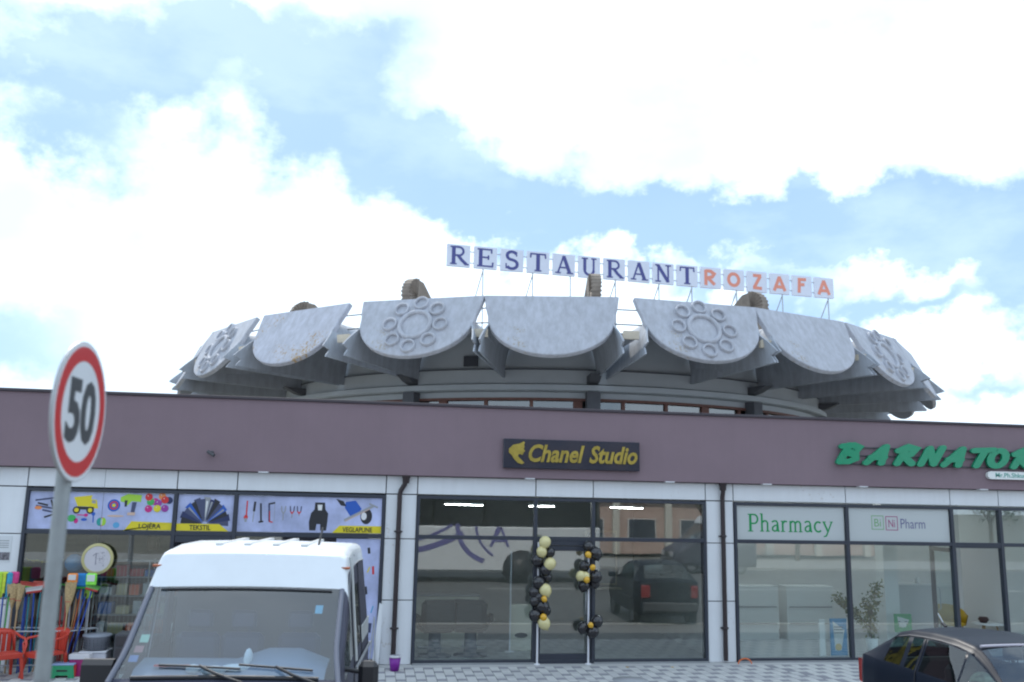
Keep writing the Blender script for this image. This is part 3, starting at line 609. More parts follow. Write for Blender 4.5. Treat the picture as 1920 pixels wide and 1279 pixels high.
# ================================================================== RESTAURANT ROTUNDA
C = Vector((6.74, 17.9, 0)); A0 = math.atan2(-34.3, -7.13)
rest = thing('restaurant_rotunda', C, 'round concrete restaurant with scalloped crown of curved shells and disc panels behind the shops', 'building')
r_d = 10.2
def ring(mb, rad, z0, z1, rin=None, n=144):
    mb.lathe((0, 0, 0), [(rin or rad - .3, z0), (rad, z0), (rad, z1), (rin or rad - .3, z1)], n, smooth=False)
q = MB(); q.lathe((0, 0, 0), [(9.6, 0), (9.6, 5.05), (9.9, 5.05), (9.9, 4.95)], 96, smooth=False); q.build('lower_drum', DRUM, rest, local=True)
q = MB(); ring(q, 10.10, 5.77, 5.95); ring(q, r_d, 6.17, 6.56); ring(q, r_d - .12, 6.59, 7.66); q.build('drum_wall', DRUM, rest, local=True)
q = MB(); q.lathe((0, 0, 0), [(10.0, 5.93), (10.36, 5.95), (10.40, 5.98), (10.40, 6.12), (10.32, 6.14), (10.0, 6.16)], 144, smooth=False); q.build('ledge', DRUM, rest, local=True)
q = MB(); q.lathe((0, 0, 0), [(10.0, 6.555), (r_d + .03, 6.56), (r_d + .03, 6.59), (10.0, 6.595)], 144, smooth=False); q.build('string_course', DARKC, rest, local=True)
q = MB(); q.lathe((0, 0, 0), [(9.9, 5.70), (10.14, 5.70), (10.14, 5.77), (9.9, 5.77)], 144, smooth=False); q.build('window_head', RUST, rest, local=True)
q = MB(); q.lathe((0, 0, 0), [(0, 8.1), (4, 8.05), (9, 7.78), (10.35, 7.66), (10.35, 7.62), (9.9, 7.62)], 96, smooth=False); q.build('roof', mat('rotunda_roof', (.2, .2, .2), .9, var=.15), rest, local=True)
q = MB(); q.box(9.97, 9.99, -.62, .62, 5.05, 5.70); pme = q.mesh('pane', glassmat('rotunda_glass', (.25, .28, .30), .16))
q = MB(); q.bbox(9.93, 10.08, -.05, .05, 5.0, 5.70, .005); fme = q.mesh('window_post', RUST)
q = MB(); q.bbox(9.93, 10.08, -.13, .13, 5.0, 5.70, .005); fme2 = q.mesh('window_post', RUST)
for k in range(48):
    a = A0 + R(7.5 * k + 1.5)
    link('pane', pme, rest, rz=a); link('window_post', fme2 if k % 3 == 0 else fme, rest, rz=a + R(3.75))
q = MB(); q.bbox(10.1, 10.46, -.19, .19, 5.0, 5.94, .01); pil = q.mesh('pillar', DARKC)
q = MB(); q.prism([(10.2, 6.40), (10.9, 6.40), (10.5, 6.22), (10.2, 6.17)], -.16, .16); cor = q.mesh('corbel', DARKC)
for k in range(12): link('pillar', pil, rest, rz=A0 + R(7.5 + 30 * k)); link('corbel', cor, rest, rz=A0 + R(7.5 + 30 * k))
# shells
ZL = [(6.44, 13.95, 0), (6.50, 13.92, 0), (6.64, 13.80, 0), (6.715, 14.06, 0), (6.85, 13.93, 0), (7.0, 13.78, 0), (7.15, 13.62, 0), (7.3, 13.46, 0), (7.42, 13.33, 0), (7.5, 13.2, 0), (7.54, 13.15, 0), (7.56, 13.12, 0)]
def shell_rows(off):
    rows = []
    seq = [(z, ro, 1) for z, ro, _ in ZL] + [(z, ro, -1) for z, ro, _ in reversed(ZL[:-1])]
    seq.insert(len(ZL), (7.565, 13.12, .3)); 
    for z, ro, sg in seq:
        s = (z - 6.44) / 1.13; tf = max(0, 1 - s * s) ** .17
        if abs(sg) < 1: tf = 0; sg = 1
        row = []
        for i in range(9):
            u = i / 8; r_ = r_d - .1 + (ro - r_d + .1) * u
            wv = 1.315 + (1.735 - 1.315) * (r_ - r_d) / (14 - r_d)
            zz = z - .11 * (1 - (r_ - r_d) / 3.8) * (1 - s) ; nn = off
            row.append((r_, sg * (tf * wv + (nn * .9 if tf > .5 else 0) - 0), zz + (nn if tf < .9 else 0)))
        rows.append(row)
    return rows
q = MB(); ra = shell_rows(0); rb = shell_rows(.045); q.grid(ra); q.grid([rw[::-1] for rw in rb])
edge = [(a[-1], c[-1]) for a, c in zip(ra, rb)]
q.grid([[a, c] for a, c in edge], False); q.grid([[ra[0][i], rb[0][i]] for i in range(9)], False); q.grid([[ra[-1][i], rb[-1][i]] for i in range(9)], False)
shell_me = q.mesh('roof_shell', CONC)
# the bridging gutter slab between two shells, mesh along +X
q = MB()
for z0, z1, ra_, rb_, g0, g1 in ((6.90, 6.99, 10.3, 13.62, .02, .19),):
    q.add([(ra_, -g0, z0), (rb_, -g1, z0), (rb_, g1, z0), (ra_, g0, z0), (ra_, -g0, z1), (rb_, -g1, z1), (rb_, g1, z1), (ra_, g0, z1)], [(0, 3, 2, 1), (4, 5, 6, 7), (0, 1, 5, 4), (1, 2, 6, 5), (2, 3, 7, 6), (3, 0, 4, 7)])
slab_me = q.mesh('gutter_slab', CONC)
q = MB(); q.prism([(13.62, 6.86), (13.70, 6.86), (13.74, 7.06), (13.62, 7.03)], -.20, .20); lip_me = q.mesh('gutter_lip', SUNCONC)
# fascia panel: circular segment leaning back, thickness .13
RB, RT, ZB_, ZT_ = 13.93, 13.06, 6.34, 7.99
h = math.hypot(RB - RT, ZT_ - ZB_)
def pm_(t, s, d):   # t sideways, s down the slope from the top (0..h), d outward
    f = s / h; r_ = RT + (RB - RT) * f; z = ZT_ + (ZB_ - ZT_) * f; nx, nz = (ZT_ - ZB_) / h, (RB - RT) / h
    return (r_ + d * nx, t, z + d * nz)
knee = .60; outl = [(-1.71, 0), (1.71, 0), (1.67, .3), (1.60, knee)]
for i in range(1, 24):
    a = math.pi * i / 24; outl.append((1.60 * math.cos(a), knee + (h - knee) * math.sin(a) ** .92))
outl += [(-1.60, knee), (-1.67, .3)]
def panel_mesh(m):
    q = MB(); n = len(outl); bv = .02
    f = [pm_(t * .988, s if s < .01 else knee + (s - knee) * .985, .07) for t, s in outl]; e = [pm_(t, s, .05) for t, s in outl]; g = [pm_(t, s, -.06) for t, s in outl]
    q.add(f + e + g, [tuple(range(n)), tuple(range(3 * n - 1, 2 * n - 1, -1))] + [(i, (i + 1) % n, (i + 1) % n + n, i + n) for i in range(n)] + [(i + n, (i + 1) % n + n, (i + 1) % n + 2 * n, i + 2 * n) for i in range(n)])
    return q.mesh('disc_panel', m)
pan_me, pan_me2, pan_me3 = panel_mesh(CONCP), panel_mesh(CONCR), panel_mesh(CONCP)
def ring_mesh(t0, s0, ro, ri, name):
    q = MB(); prof = [(ro * 1.04, .068), (ro, .125), (ro * .94, .15), (ri + (ro - ri) * .3, .15), (ri, .12), (ri, .068)]; n = 28
    rows = [[pm_(t0 + r_ * math.cos(2 * math.pi * k / n), s0 + r_ * math.sin(2 * math.pi * k / n), d) for k in range(n)] for r_, d in prof]
    q.grid(rows, True, True); return q.mesh(name, CONCP)
RC = .88; rings = [ring_mesh(0, RC, .47, .36, 'rosette_ring')]
for k in range(8):
    a = R(45 * k + 2); rings.append(ring_mesh(.70 * math.cos(a), RC + .70 * math.sin(a), .205, .145, 'rosette_ring'))
TW = {-3: -47.2, -2: -30.8, -1: -14.1, 0: .75, 1: 17.3, 2: 31.9, 3: 47.0, 4: 60.5, -4: -61.5}
for k in range(24):
    kk = k if k <= 12 else k - 24; th = TW.get(kk, 15 * kk); a = A0 + R(th)
    link('roof_shell', shell_me, rest, rz=a)
    p = link('disc_panel', pan_me2 if kk in (-2,) else pan_me, rest, rz=a)
    if kk % 2:
        for m in rings: link('rosette_ring', m, p)
    a2 = A0 + R((th + TW.get(kk + 1, 15 * (kk + 1))) / 2 if kk < 12 else 15 * kk + 7.5)
    link('gutter_slab', slab_me, rest, rz=a2); link('gutter_lip', lip_me, rest, rz=a2)
for z, rr in ((7.80, 12.75), (7.38, 12.9)):
    q = MB(); q.tube([(rr * math.cos(2 * math.pi * k / 96), rr * math.sin(2 * math.pi * k / 96), z) for k in range(97)], .018, 6, cap=False); q.build('guard_rail', DSTEEL, rest, local=True)
q = MB(); q.bbox(10.05, 10.16, -.21, .21, 6.68, 6.98, .005); link('vent_grille', q.mesh('vent_grille', mat('vent_dark', (.05, .055, .07), .6)), rest, rz=A0 + R(-12.4))
# pleated scoops over the ribs
def scoop():
    q = MB(); T_ = .16; cz = 8.85; ro = .50; cx_ = 10.35
    rows = []; n = 22
    for i in range(n + 1):
        a = R(-62 + 162 * i / n); rr = ro * (1 if i % 2 else .975); tt = T_ * (1 if i % 2 else .70)
        ci = (cx_ + .05 * math.cos(a), cz + .05 * math.sin(a)); co = (cx_ + rr * math.cos(a), cz + rr * math.sin(a))
        rows.append([(ci[0], -tt * .8, ci[1]), (co[0], -tt, co[1]), (co[0], tt, co[1]), (ci[0], tt * .8, ci[1])])
    q.grid(rows, False, True)
    q.prism([(cx_ - .02, cz + .46), (cx_ - .28, cz + .43), (cx_ - .95, cz - .10), (cx_ - 1.0, 7.6), (cx_ + .12, 7.6), (cx_ + .04, cz - .05)], -T_ * .93, T_ * .93)
    q.prism([(cx_ + .0, cz - .12), (cx_ + .26, cz - .46), (cx_ + .3, 7.62), (cx_ - .1, 7.62)], -T_ * .8, T_ * .8)
    return q.mesh('roof_scoop', SHELL)
sc = scoop()
for k in range(12): link('roof_scoop', sc, rest, rz=A0 + R(7.5 + 30 * k))

# ------------------------------------------------------------------ roof-top letter boards
P0 = Vector((1.80, 8.60, 0)); P1 = Vector((14.72, 9.86, 0)); L_ = (P1 - P0).length; dr = (P1 - P0).normalized(); nr = Vector((dr.y, -dr.x, 0))
words = 'RESTAURANTROZAFA'; pitch_ = L_ / 16 * 1.003; bw = .70
def wp(s, d, z): return tuple(P0 + dr * s + nr * d + Vector((0, 0, z)))
fr = thing('roof_sign_frame', P0 + dr * 6.4 + Vector((0, 0, 7.7)), 'thin steel frame with slanting struts that carries the rooftop letter boards', 'sign frame')
q = MB()
for z in (9.78, 10.12): q.tube([wp(0.05, -.06, z), wp(L_ - .3, -.06, z)], .016, 6)
q.build('rail', STEEL, fr)
for i, px in enumerate((906, 1000, 1071, 1156, 1238, 1300, 1384, 1470, 1556)):
    s = (px - 836) / (1568 - 836); s = s * (25 + 0) / (25 * s + 28.2 * (1 - s)) if False else s / (s + (1 - s) * 1.0) ; s = s * 25 / (28.2 - s * (28.2 - 25)) * 1.0 if False else s
    S = L_ * (s * 25 / (28.2 * (1 - s) + 25 * s)) if False else L_ * (s / (s + (1 - s) * 28.2 / 25))
    q = MB(); q.tube([wp(S, -.09, 9.66), wp(S + .02, -.09, 7.65)], .020, 6)
    if i != 2: q.tube([wp(S, -.09, 9.60), wp(S - .35, -1.0, 7.7)], .017, 6)
    q.build('strut', STEEL, fr)
lab = {}
ordn = ['first', 'second', 'third', 'fourth', 'fifth', 'sixth', 'seventh', 'eighth', 'ninth', 'tenth']
for i, ch in enumerate(words):
    s0 = .0 + i * pitch_; z0 = 9.63; 
    if i >= 11: s0 += 0.0
    colr = 'navy' if i < 10 else 'orange'
    l_ = '%s letter %s on a white square board, %s of the rooftop row' % (colr, ch, (ordn[i] + ' from the left') if i < 10 else (['sixth', 'fifth', 'fourth', 'third', 'second', 'first'][i - 10] + ' from the right'))
    t = thing('letter_board', Vector(wp(s0 + bw / 2, 0, z0)), l_, 'letter board', 'letter boards on the roof sign')
    z1 = z0 + .665
    c8 = [wp(s0, 0, z0), wp(s0 + bw, 0, z0), wp(s0 + bw, -.09, z0), wp(s0, -.09, z0), wp(s0, 0, z1), wp(s0 + bw, 0, z1), wp(s0 + bw, -.09, z1), wp(s0, -.09, z1)]
    q = MB(); q.add(c8, [(0, 3, 2, 1), (4, 5, 6, 7), (0, 1, 5, 4), (1, 2, 6, 5), (2, 3, 7, 6), (3, 0, 4, 7)]); q.build('board', SIGNW, t)
    q = MB(); T = lambda a, c, d: wp(s0 + .075 + a * .62, .002 + d, z0 + .06 + c * .55)
    if i < 10:
        for k, (pts, wd) in enumerate(SERIF[ch]): stroke(q, pts, wd * 1.18, T, .004, False, k)
        q.build('letter', NAVY, t, fixn=False)
    else:
        T = lambda a, c, d: wp(s0 + .06 + a * .56, .002 + d, z0 + .07 + c * .53)
        for k, pts in enumerate(ROZ[ch]): stroke(q, pts, .19, T, .004, False, k)
        q.build('letter', ORANGE, t, fixn=False)

# ================================================================== VEHICLES (local +X forward)
def ip(tab, x):
    tab = sorted(tab)
    if x <= tab[0][0]: return tab[0][1]
    if x >= tab[-1][0]: return tab[-1][1]
    for (a, va), (b_, vb) in zip(tab, tab[1:]):
        if a <= x <= b_:
            t = (x - a) / (b_ - a); return va + (vb - va) * t
def vehicle(t, P, mats):
    """lofted body: P has profile tables; faces are split into body, roof cap and panes"""
    xs = sorted(set([round(v, 4) for v in P['stations']] + [P['x0'] + (P['x1'] - P['x0']) * i / 46 for i in range(47)]))
    def section(x):
        zb, zt, wb, wr = ip(P['zb'], x), ip(P['zt'], x), ip(P['wb'], x), ip(P['wr'], x); zl = P['zl']
        rows = [(wb * .90, zl), (wb * .975, zl + .08)]
        for k in range(1, 5): u = k / 5; rows.append((wb * (1 - .02 * (1 - u)) + P['bulge'] * math.sin(math.pi * u), zl + .08 + (zb - zl - .08) * u))
        rows.append((wb, zb))                                  # 6 belt
        hh = zt - zb; w2 = wb + (wr - wb)
        rows.append((wb + (wr - wb) * .06, zb + hh * .07))      # 7
        for k in (1, 2, 3, 4): u = .07 + .75 * k / 4; rows.append((wb + (wr - wb) * u, zb + hh * u))   # 8..11
        cr_ = min(P['rc'], hh * .4)
        rows.append((wr, zt - cr_ * .62)); rows.append((wr - cr_ * .18, zt - cr_ * .25)); rows.append((wr - cr_ * .55, zt - cr_ * .04))   # 12,13,14
        for k in (1, 2, 3, 4, 5, 6): u = k / 6; rows.append(((wr - cr_ * .55) * (1 - u), zt - cr_ * .04 + P['crown'] * math.sin(u * math.pi / 2)))  # 15..20
        return rows
    S = [section(x) for x in xs]; n = len(S[0])
    B, RF, G = MB(), MB(), {}
    def grp(name): return G.setdefault(name, MB())
    for i in range(len(xs) - 1):
        xm = (xs[i] + xs[i + 1]) / 2
        for j in range(n - 1):
            for sg in (1, -1):
                q = [(xs[i], sg * S[i][j][0], S[i][j][1]), (xs[i + 1], sg * S[i + 1][j][0], S[i + 1][j][1]), (xs[i + 1], sg * S[i + 1][j + 1][0], S[i + 1][j + 1][1]), (xs[i], sg * S[i][j + 1][0], S[i][j + 1][1])]
                if sg < 0: q = q[::-1]
                tgt = B
                if P['ws'][0] < xm < P['ws'][1] and j >= 14: tgt = grp('windshield')
                elif 'rw' in P and P['rw'][0] < xm < P['rw'][1] and j >= 14: tgt = grp('rear_window')
                elif 7 <= j <= P.get('jt', 10):
                    for w0, w1 in P['sw']:
                        if w0 < xm < w1: tgt = grp('side_window_%d_%.2f' % (sg, w0))
                if tgt is B and P.get('cap') and xm < P['cap'] and (j >= 11): tgt = RF
                tgt.add(q, [(0, 1, 2, 3)], True)
    for e in (0, -1):
        pts = [(xs[e], y, z) for y, z in S[e]] + [(xs[e], -y, z) for y, z in reversed(S[e])]
        B.add(pts, [tuple(range(len(pts)))])
    import bmesh
    def fin(mb, name, m):
        me = mb.mesh(name, m); b_ = bmesh.new(); b_.from_mesh(me); bmesh.ops.remove_doubles(b_, verts=b_.verts, dist=.0005); bmesh.ops.recalc_face_normals(b_, faces=b_.faces); b_.to_mesh(me); b_.free(); return link(name, me, t)
    body = fin(B, 'body', mats['body'])
    if RF.v: fin(RF, 'roof', mats['roof'])
    for k, g in G.items(): fin(g, 'side_window' if k.startswith('side') else k, GLW if k == 'windshield' else GLC)
    return section
def wheel(t, x, y, r_, wd=.19):
    q = MB(); q.lathe((x, y, r_ - .10), [(r_ * .62, -wd / 2), (r_ * .93, -wd / 2), (r_, -wd * .35), (r_, wd * .35), (r_ * .93, wd / 2), (r_ * .62, wd / 2)], 24, 'y'); w_ = q.build('wheel', mat('rubber', (.02, .02, .02), .85), t, local=True)
    q = MB(); q.lathe((x, y, r_ - .10), [(0, wd * .42), (r_ * .2, wd * .44), (r_ * .5, wd * .3), (r_ * .63, wd * .46), (r_ * .63, -wd * .46), (r_ * .5, -wd * .3), (r_ * .2, -wd * .44), (0, -wd * .42)], 20, 'y'); q.build('rim', mat('rim_silver', (.3, .3, .31), .35, metal=.8), w_, local=True)
VWHITE = mat('van_white_paint', (.72, .75, .78), .38, coat=.5, var=.035, scale=2.5, dirt_z=False)
VGREY = mat('van_grey_paint', (.05, .052, .08), .5, coat=.05, spec=.3)
VSIDE = mat('van_side_paint', (.50, .52, .52), .4, coat=.3, var=.05)
def headrest_seat(t, x, y, z, m, w_=.46, h_=.62, name='seat'):
    q = MB(); q.bbox(x - .05, x + .45, y - w_ / 2, y + w_ / 2, z - .16, z, .04)
    q.bbox(x - .14, x - .02, y - w_ / 2, y + w_ / 2, z, z + h_, .05); q.bbox(x - .13, x - .05, y - .13, y + .13, z + h_ + .03, z + h_ + .22, .03); q.tube([(x - .09, y - .06, z + h_ - .02), (x - .09, y - .06, z + h_ + .05)], .008); q.tube([(x - .09, y + .06, z + h_ - .02), (x - .09, y + .06, z + h_ + .05)], .008)
    q.build(name, m, t, local=True)
def make_van(loc, rz, label, group=None):
    t = thing('van', loc, label, 'van', group, rz)
    P = dict(x0=-3.75, x1=0, stations=[-1.93, -1.80, -1.62, -.86, -2.95, -2.1, -.9, -.5], zl=.22, bulge=.02, rc=.13, crown=.016,
             zb=[(0, .60), (-.15, .80), (-.80, 1.12), (-1.7, 1.24), (-3.75, 1.28)],
             zt=[(0, .66), (-.10, .92), (-.5, 1.08), (-.86, 1.235), (-1.58, 1.985), (-1.62, 2.02), (-1.80, 2.33), (-1.87, 2.365), (-2.3, 2.405), (-3.0, 2.41), (-3.70, 2.37), (-3.75, 2.3)],
             wb=[(0, .86), (-.3, 1.0), (-.86, 1.05), (-1.6, 1.06), (-3.75, 1.06)], wr=[(0, .82), (-.5, .90), (-.86, 1.04), (-1.62, 1.0), (-1.80, .95), (-3.75, .93)],
             ws=(-1.60, -.90), sw=[(-1.95, -1.25), (-2.75, -2.05)], cap=-1.60, jt=9)
    sec = vehicle(t, P, dict(body=VGREY, roof=VWHITE, bglass=GLC))
    for sg in (1, -1):       # pale upper side panels, door seams, sliding rail
        q = MB(); q.bbox(-3.70, -2.80, sg * 1.045, sg * 1.058, 1.30, 1.5, .003); q.build('side_panel', VSIDE, t, local=True)
        q = MB(); q.bbox(-3.70, -2.0, sg * 1.075, sg * 1.095, 1.16, 1.20, .004); q.build('sliding_rail', GREY, t, local=True)
        q = MB(); q.tube([(-1.30, sg * 1.03, 1.30), (-1.28, sg * 1.20, 1.28)], .022); q.bbox(-1.36, -1.22, sg * 1.17, sg * 1.36, 1.05, 1.38, .045); mrr = q.build('wing_mirror', BLACK, t, local=True)
        q = MB(); q.box(-1.366, -1.362, sg * 1.19, sg * 1.34, 1.09, 1.34); q.build('mirror_glass', STEEL, mrr, local=True)
        q = MB(); q.bbox(-.02, .02, sg * .38, sg * .72, .62, .82, .01); q.build('headlight', mat('lamp_glass', (.55, .57, .6), .15, coat=1), t, local=True)
        q = MB(); q.bbox(-1.80, -1.74, sg * .85, sg * .99, 2.20, 2.222, .004); q.build('marker_lamp', mat('amber_lamp', (.35, .10, .04), .4), t, local=True)
        for x in (-.80, -3.0): wheel(t, x, sg * .88, .33)
        # windscreen pillars
        q = MB(); pts = []
        for k in range(9):
            x = -.86 - (1.60 - .86) * k / 8; s = sec(x); pts.append((x, sg * (s[14][0] + .01), s[14][1] + .012))
        q.tube(pts, .026, 8); q.build('pillar', mat('pillar_grey', (.13, .14, .18), .5), t, local=True)
    for sg in (1, -1):
        q = MB(); q.tube([(x, sg * (sec(x)[11][0] + .003), sec(x)[11][1]) for x in (-1.66, -2.0, -2.5, -3.0, -3.7)], .008, 5); q.build('roof_seam', GREY, t, local=True)
        for x in (-2.0, -2.8): q = MB(); q.tube([(x, sg * (sec(x)[j][0] + .003), sec(x)[j][1]) for j in range(2, 12)], .007, 5); q.build('door_seam', BLACK, t, local=True)
        q = MB(); q.bbox(-1.98, -1.86, sg * 1.062, sg * 1.095, 1.02, 1.06, .008); q.build('door_handle', BLACK, t, local=True)
        q = MB(); q.tube([(-2.06, sg * (sec(-2.06)[j][0] + .012), sec(-2.06)[j][1]) for j in range(6, 13)], .02, 6); q.build('side_post', VSIDE, t, local=True)
    q = MB(); q.tube([(-.74, y, ip(P['zt'], -.74) + .03 - .02 * abs(y)) for y in [-.84 + .168 * i for i in range(11)]], .008, 5); q.build('bonnet_seam', BLACK, t, local=True)
    q = MB(); q.bbox(-.03, .06, -.80, .80, .25, .55, .03); q.build('bumper', DKGREY, t, local=True)
    q = MB(); q.bbox(.0, .025, -.36, .36, .62, .80, .006); q.build('grille', BLACK, t, local=True)
    for y in (-.45, -.15, .15, .45):                      # stamped roof ribs
        q = MB(); q.bbox(-3.5, -2.15, y - .035, y + .035, 2.36, 2.427 - abs(y) * .01, .004); q.build('roof_rib', VSIDE, t, local=True)
    def onws(x, y, up=.02):
        s = sec(x); yy = abs(y); pr = s[14:]
        for (a, za), (b_, zb_) in zip(pr, pr[1:]):
            if b_ <= yy <= a: f = (a - yy) / (a - b_ + 1e-9); return (x + up * .75, y, za + (zb_ - za) * f + up * .7)
        return (x, y, pr[0][1] + up)
    # dark border of the glass, wipers, cowl
    q = MB(); q.tube([onws(-.90, y, .006) for y in [-.84 + .168 * i for i in range(11)]], .022, 6); q.build('windshield_seal', BLACK, t, local=True)
    q = MB(); q.tube([onws(-1.59, y, .004) for y in [-.84 + .168 * i for i in range(11)]], .012, 6); q.build('windshield_seal', BLACK, t, local=True)
    for y0, y1 in ((.78, .10), (.12, -.62)):
        q = MB(); q.tube([onws(-.955 - .03 * k / 5, y0 + (y1 - y0) * k / 5, .022) for k in range(6)], .011, 6); q.tube([onws(-.84, (y0 + y1) / 2 + .42, .03), onws(-.91, (y0 + y1) / 2 + .16, .045), onws(-.97, (y0 + y1) / 2, .035)], .014, 6); q.build('wiper', BLACK, t, local=True)
    q = MB(); q.grid([[(-.95, y, 1.23) for y in (-.88, 0, .3, .6, .88)], [(-1.10, y, 1.33 + .04 * (y > 0.2 and y < .8)) for y in (-.88, 0, .3, .6, .88)], [(-1.38, y, 1.38 + .10 * (y > .2 and y < .8)) for y in (-.88, 0, .3, .6, .88)], [(-1.5, y, 1.28) for y in (-.88, 0, .3, .6, .88)]]); q.build('dashboard', mat('dash_grey', (.20, .24, .28), .6), t, local=True)
    q = MB(); q.tube([(-1.42 + .0, .42 + .19 * math.cos(a_ * math.pi / 8), 1.24 + .17 * math.sin(a_ * math.pi / 8)) for a_ in range(17)], .014, 6, cap=False); q.build('steering_wheel', BLACK, t, local=True)
    for y in (.48, -.10, -.55): headrest_seat(t, -1.95, y, .98, pl((.03, .04, .075), 'van_seat'), .44, .55)
    q = MB(); q.box(-2.6, -2.55, -.95, .95, .3, 2.3); q.build('bulkhead', IDARK, t, local=True)
    for (x, y, c, s_) in ((-1.46, .60 - 1.24, (.15, .55, .62), .045), ):
        pass
    for x, y, cc, hh in ((-1.44, .74, (.10, .34, .42), .034),): 
        a_ = onws(x - hh, y, -.006); b_ = onws(x + hh, y, -.006); q = MB(); q.add([(a_[0], y - .036, a_[2]), (b_[0], y - .036, b_[2]), (b_[0], y + .036, b_[2]), (a_[0], y + .036, a_[2])], [(0, 1, 2, 3)]); q.build('sticker', pl(cc, 'sticker_cyan'), t, local=True)
    for x, y, cc, hh in ((-1.20, -.84, (.22, .42, .28), .03), (-1.12, -.86, (.25, .10, .09), .025), (-1.05, -.88, (.07, .14, .28), .025)):
        a_ = onws(x - hh, y, -.006); b_ = onws(x + hh, y, -.006); q = MB(); q.add([(a_[0], y - .04, a_[2]), (b_[0], y - .04, b_[2]), (b_[0], y + .04, b_[2]), (a_[0], y + .04, a_[2])], [(0, 1, 2, 3)]); q.build('sticker', pl(cc, 'sticker_%.2f' % x), t, local=True)
    q = MB(); q.box(-1.12, -1.08, -.70, -.34, 1.35, 1.365); q.build('red_folder', pl((.5, .04, .03), 'folder_red'), t, local=True)
    for (x, y, sx, sy) in ((-1.12, .05, .07, .16), (-1.02, -.14, .06, .12), (-1.08, -.34, .05, .07), (-1.22, .13, .09, .04)):  # white blobs standing in for the pale reflection near the dash
        q = MB(); q.lathe_e((x, y, 1.33 + (.07 if x < -1.2 else 0)), 1, 10, 6, sx, sy, .045 if x > -1.2 else .10); q.build('reflection_blob', pl((.62, .66, .62), 'reflection_white', .8), t, local=True)
    q = MB(); q.tube([(-2.05, .62, 2.43), (-2.22, .63, 2.60)], .012, 6); q.build('antenna', BLACK, t, local=True)
    return t
vrz = -1.648
van = make_van((-1.33, -8.57, -.04), vrz, 'grey van with bright white raised roof cap parked nose-on in front of the toy shop')
# distant copy of the van across the road is reflected in the pharmacy glass
van2 = copy_tree(van, None, 'pale van parked across the road, seen only as a reflection in the shop glass', (13.0, -22.2, 0), R(180))

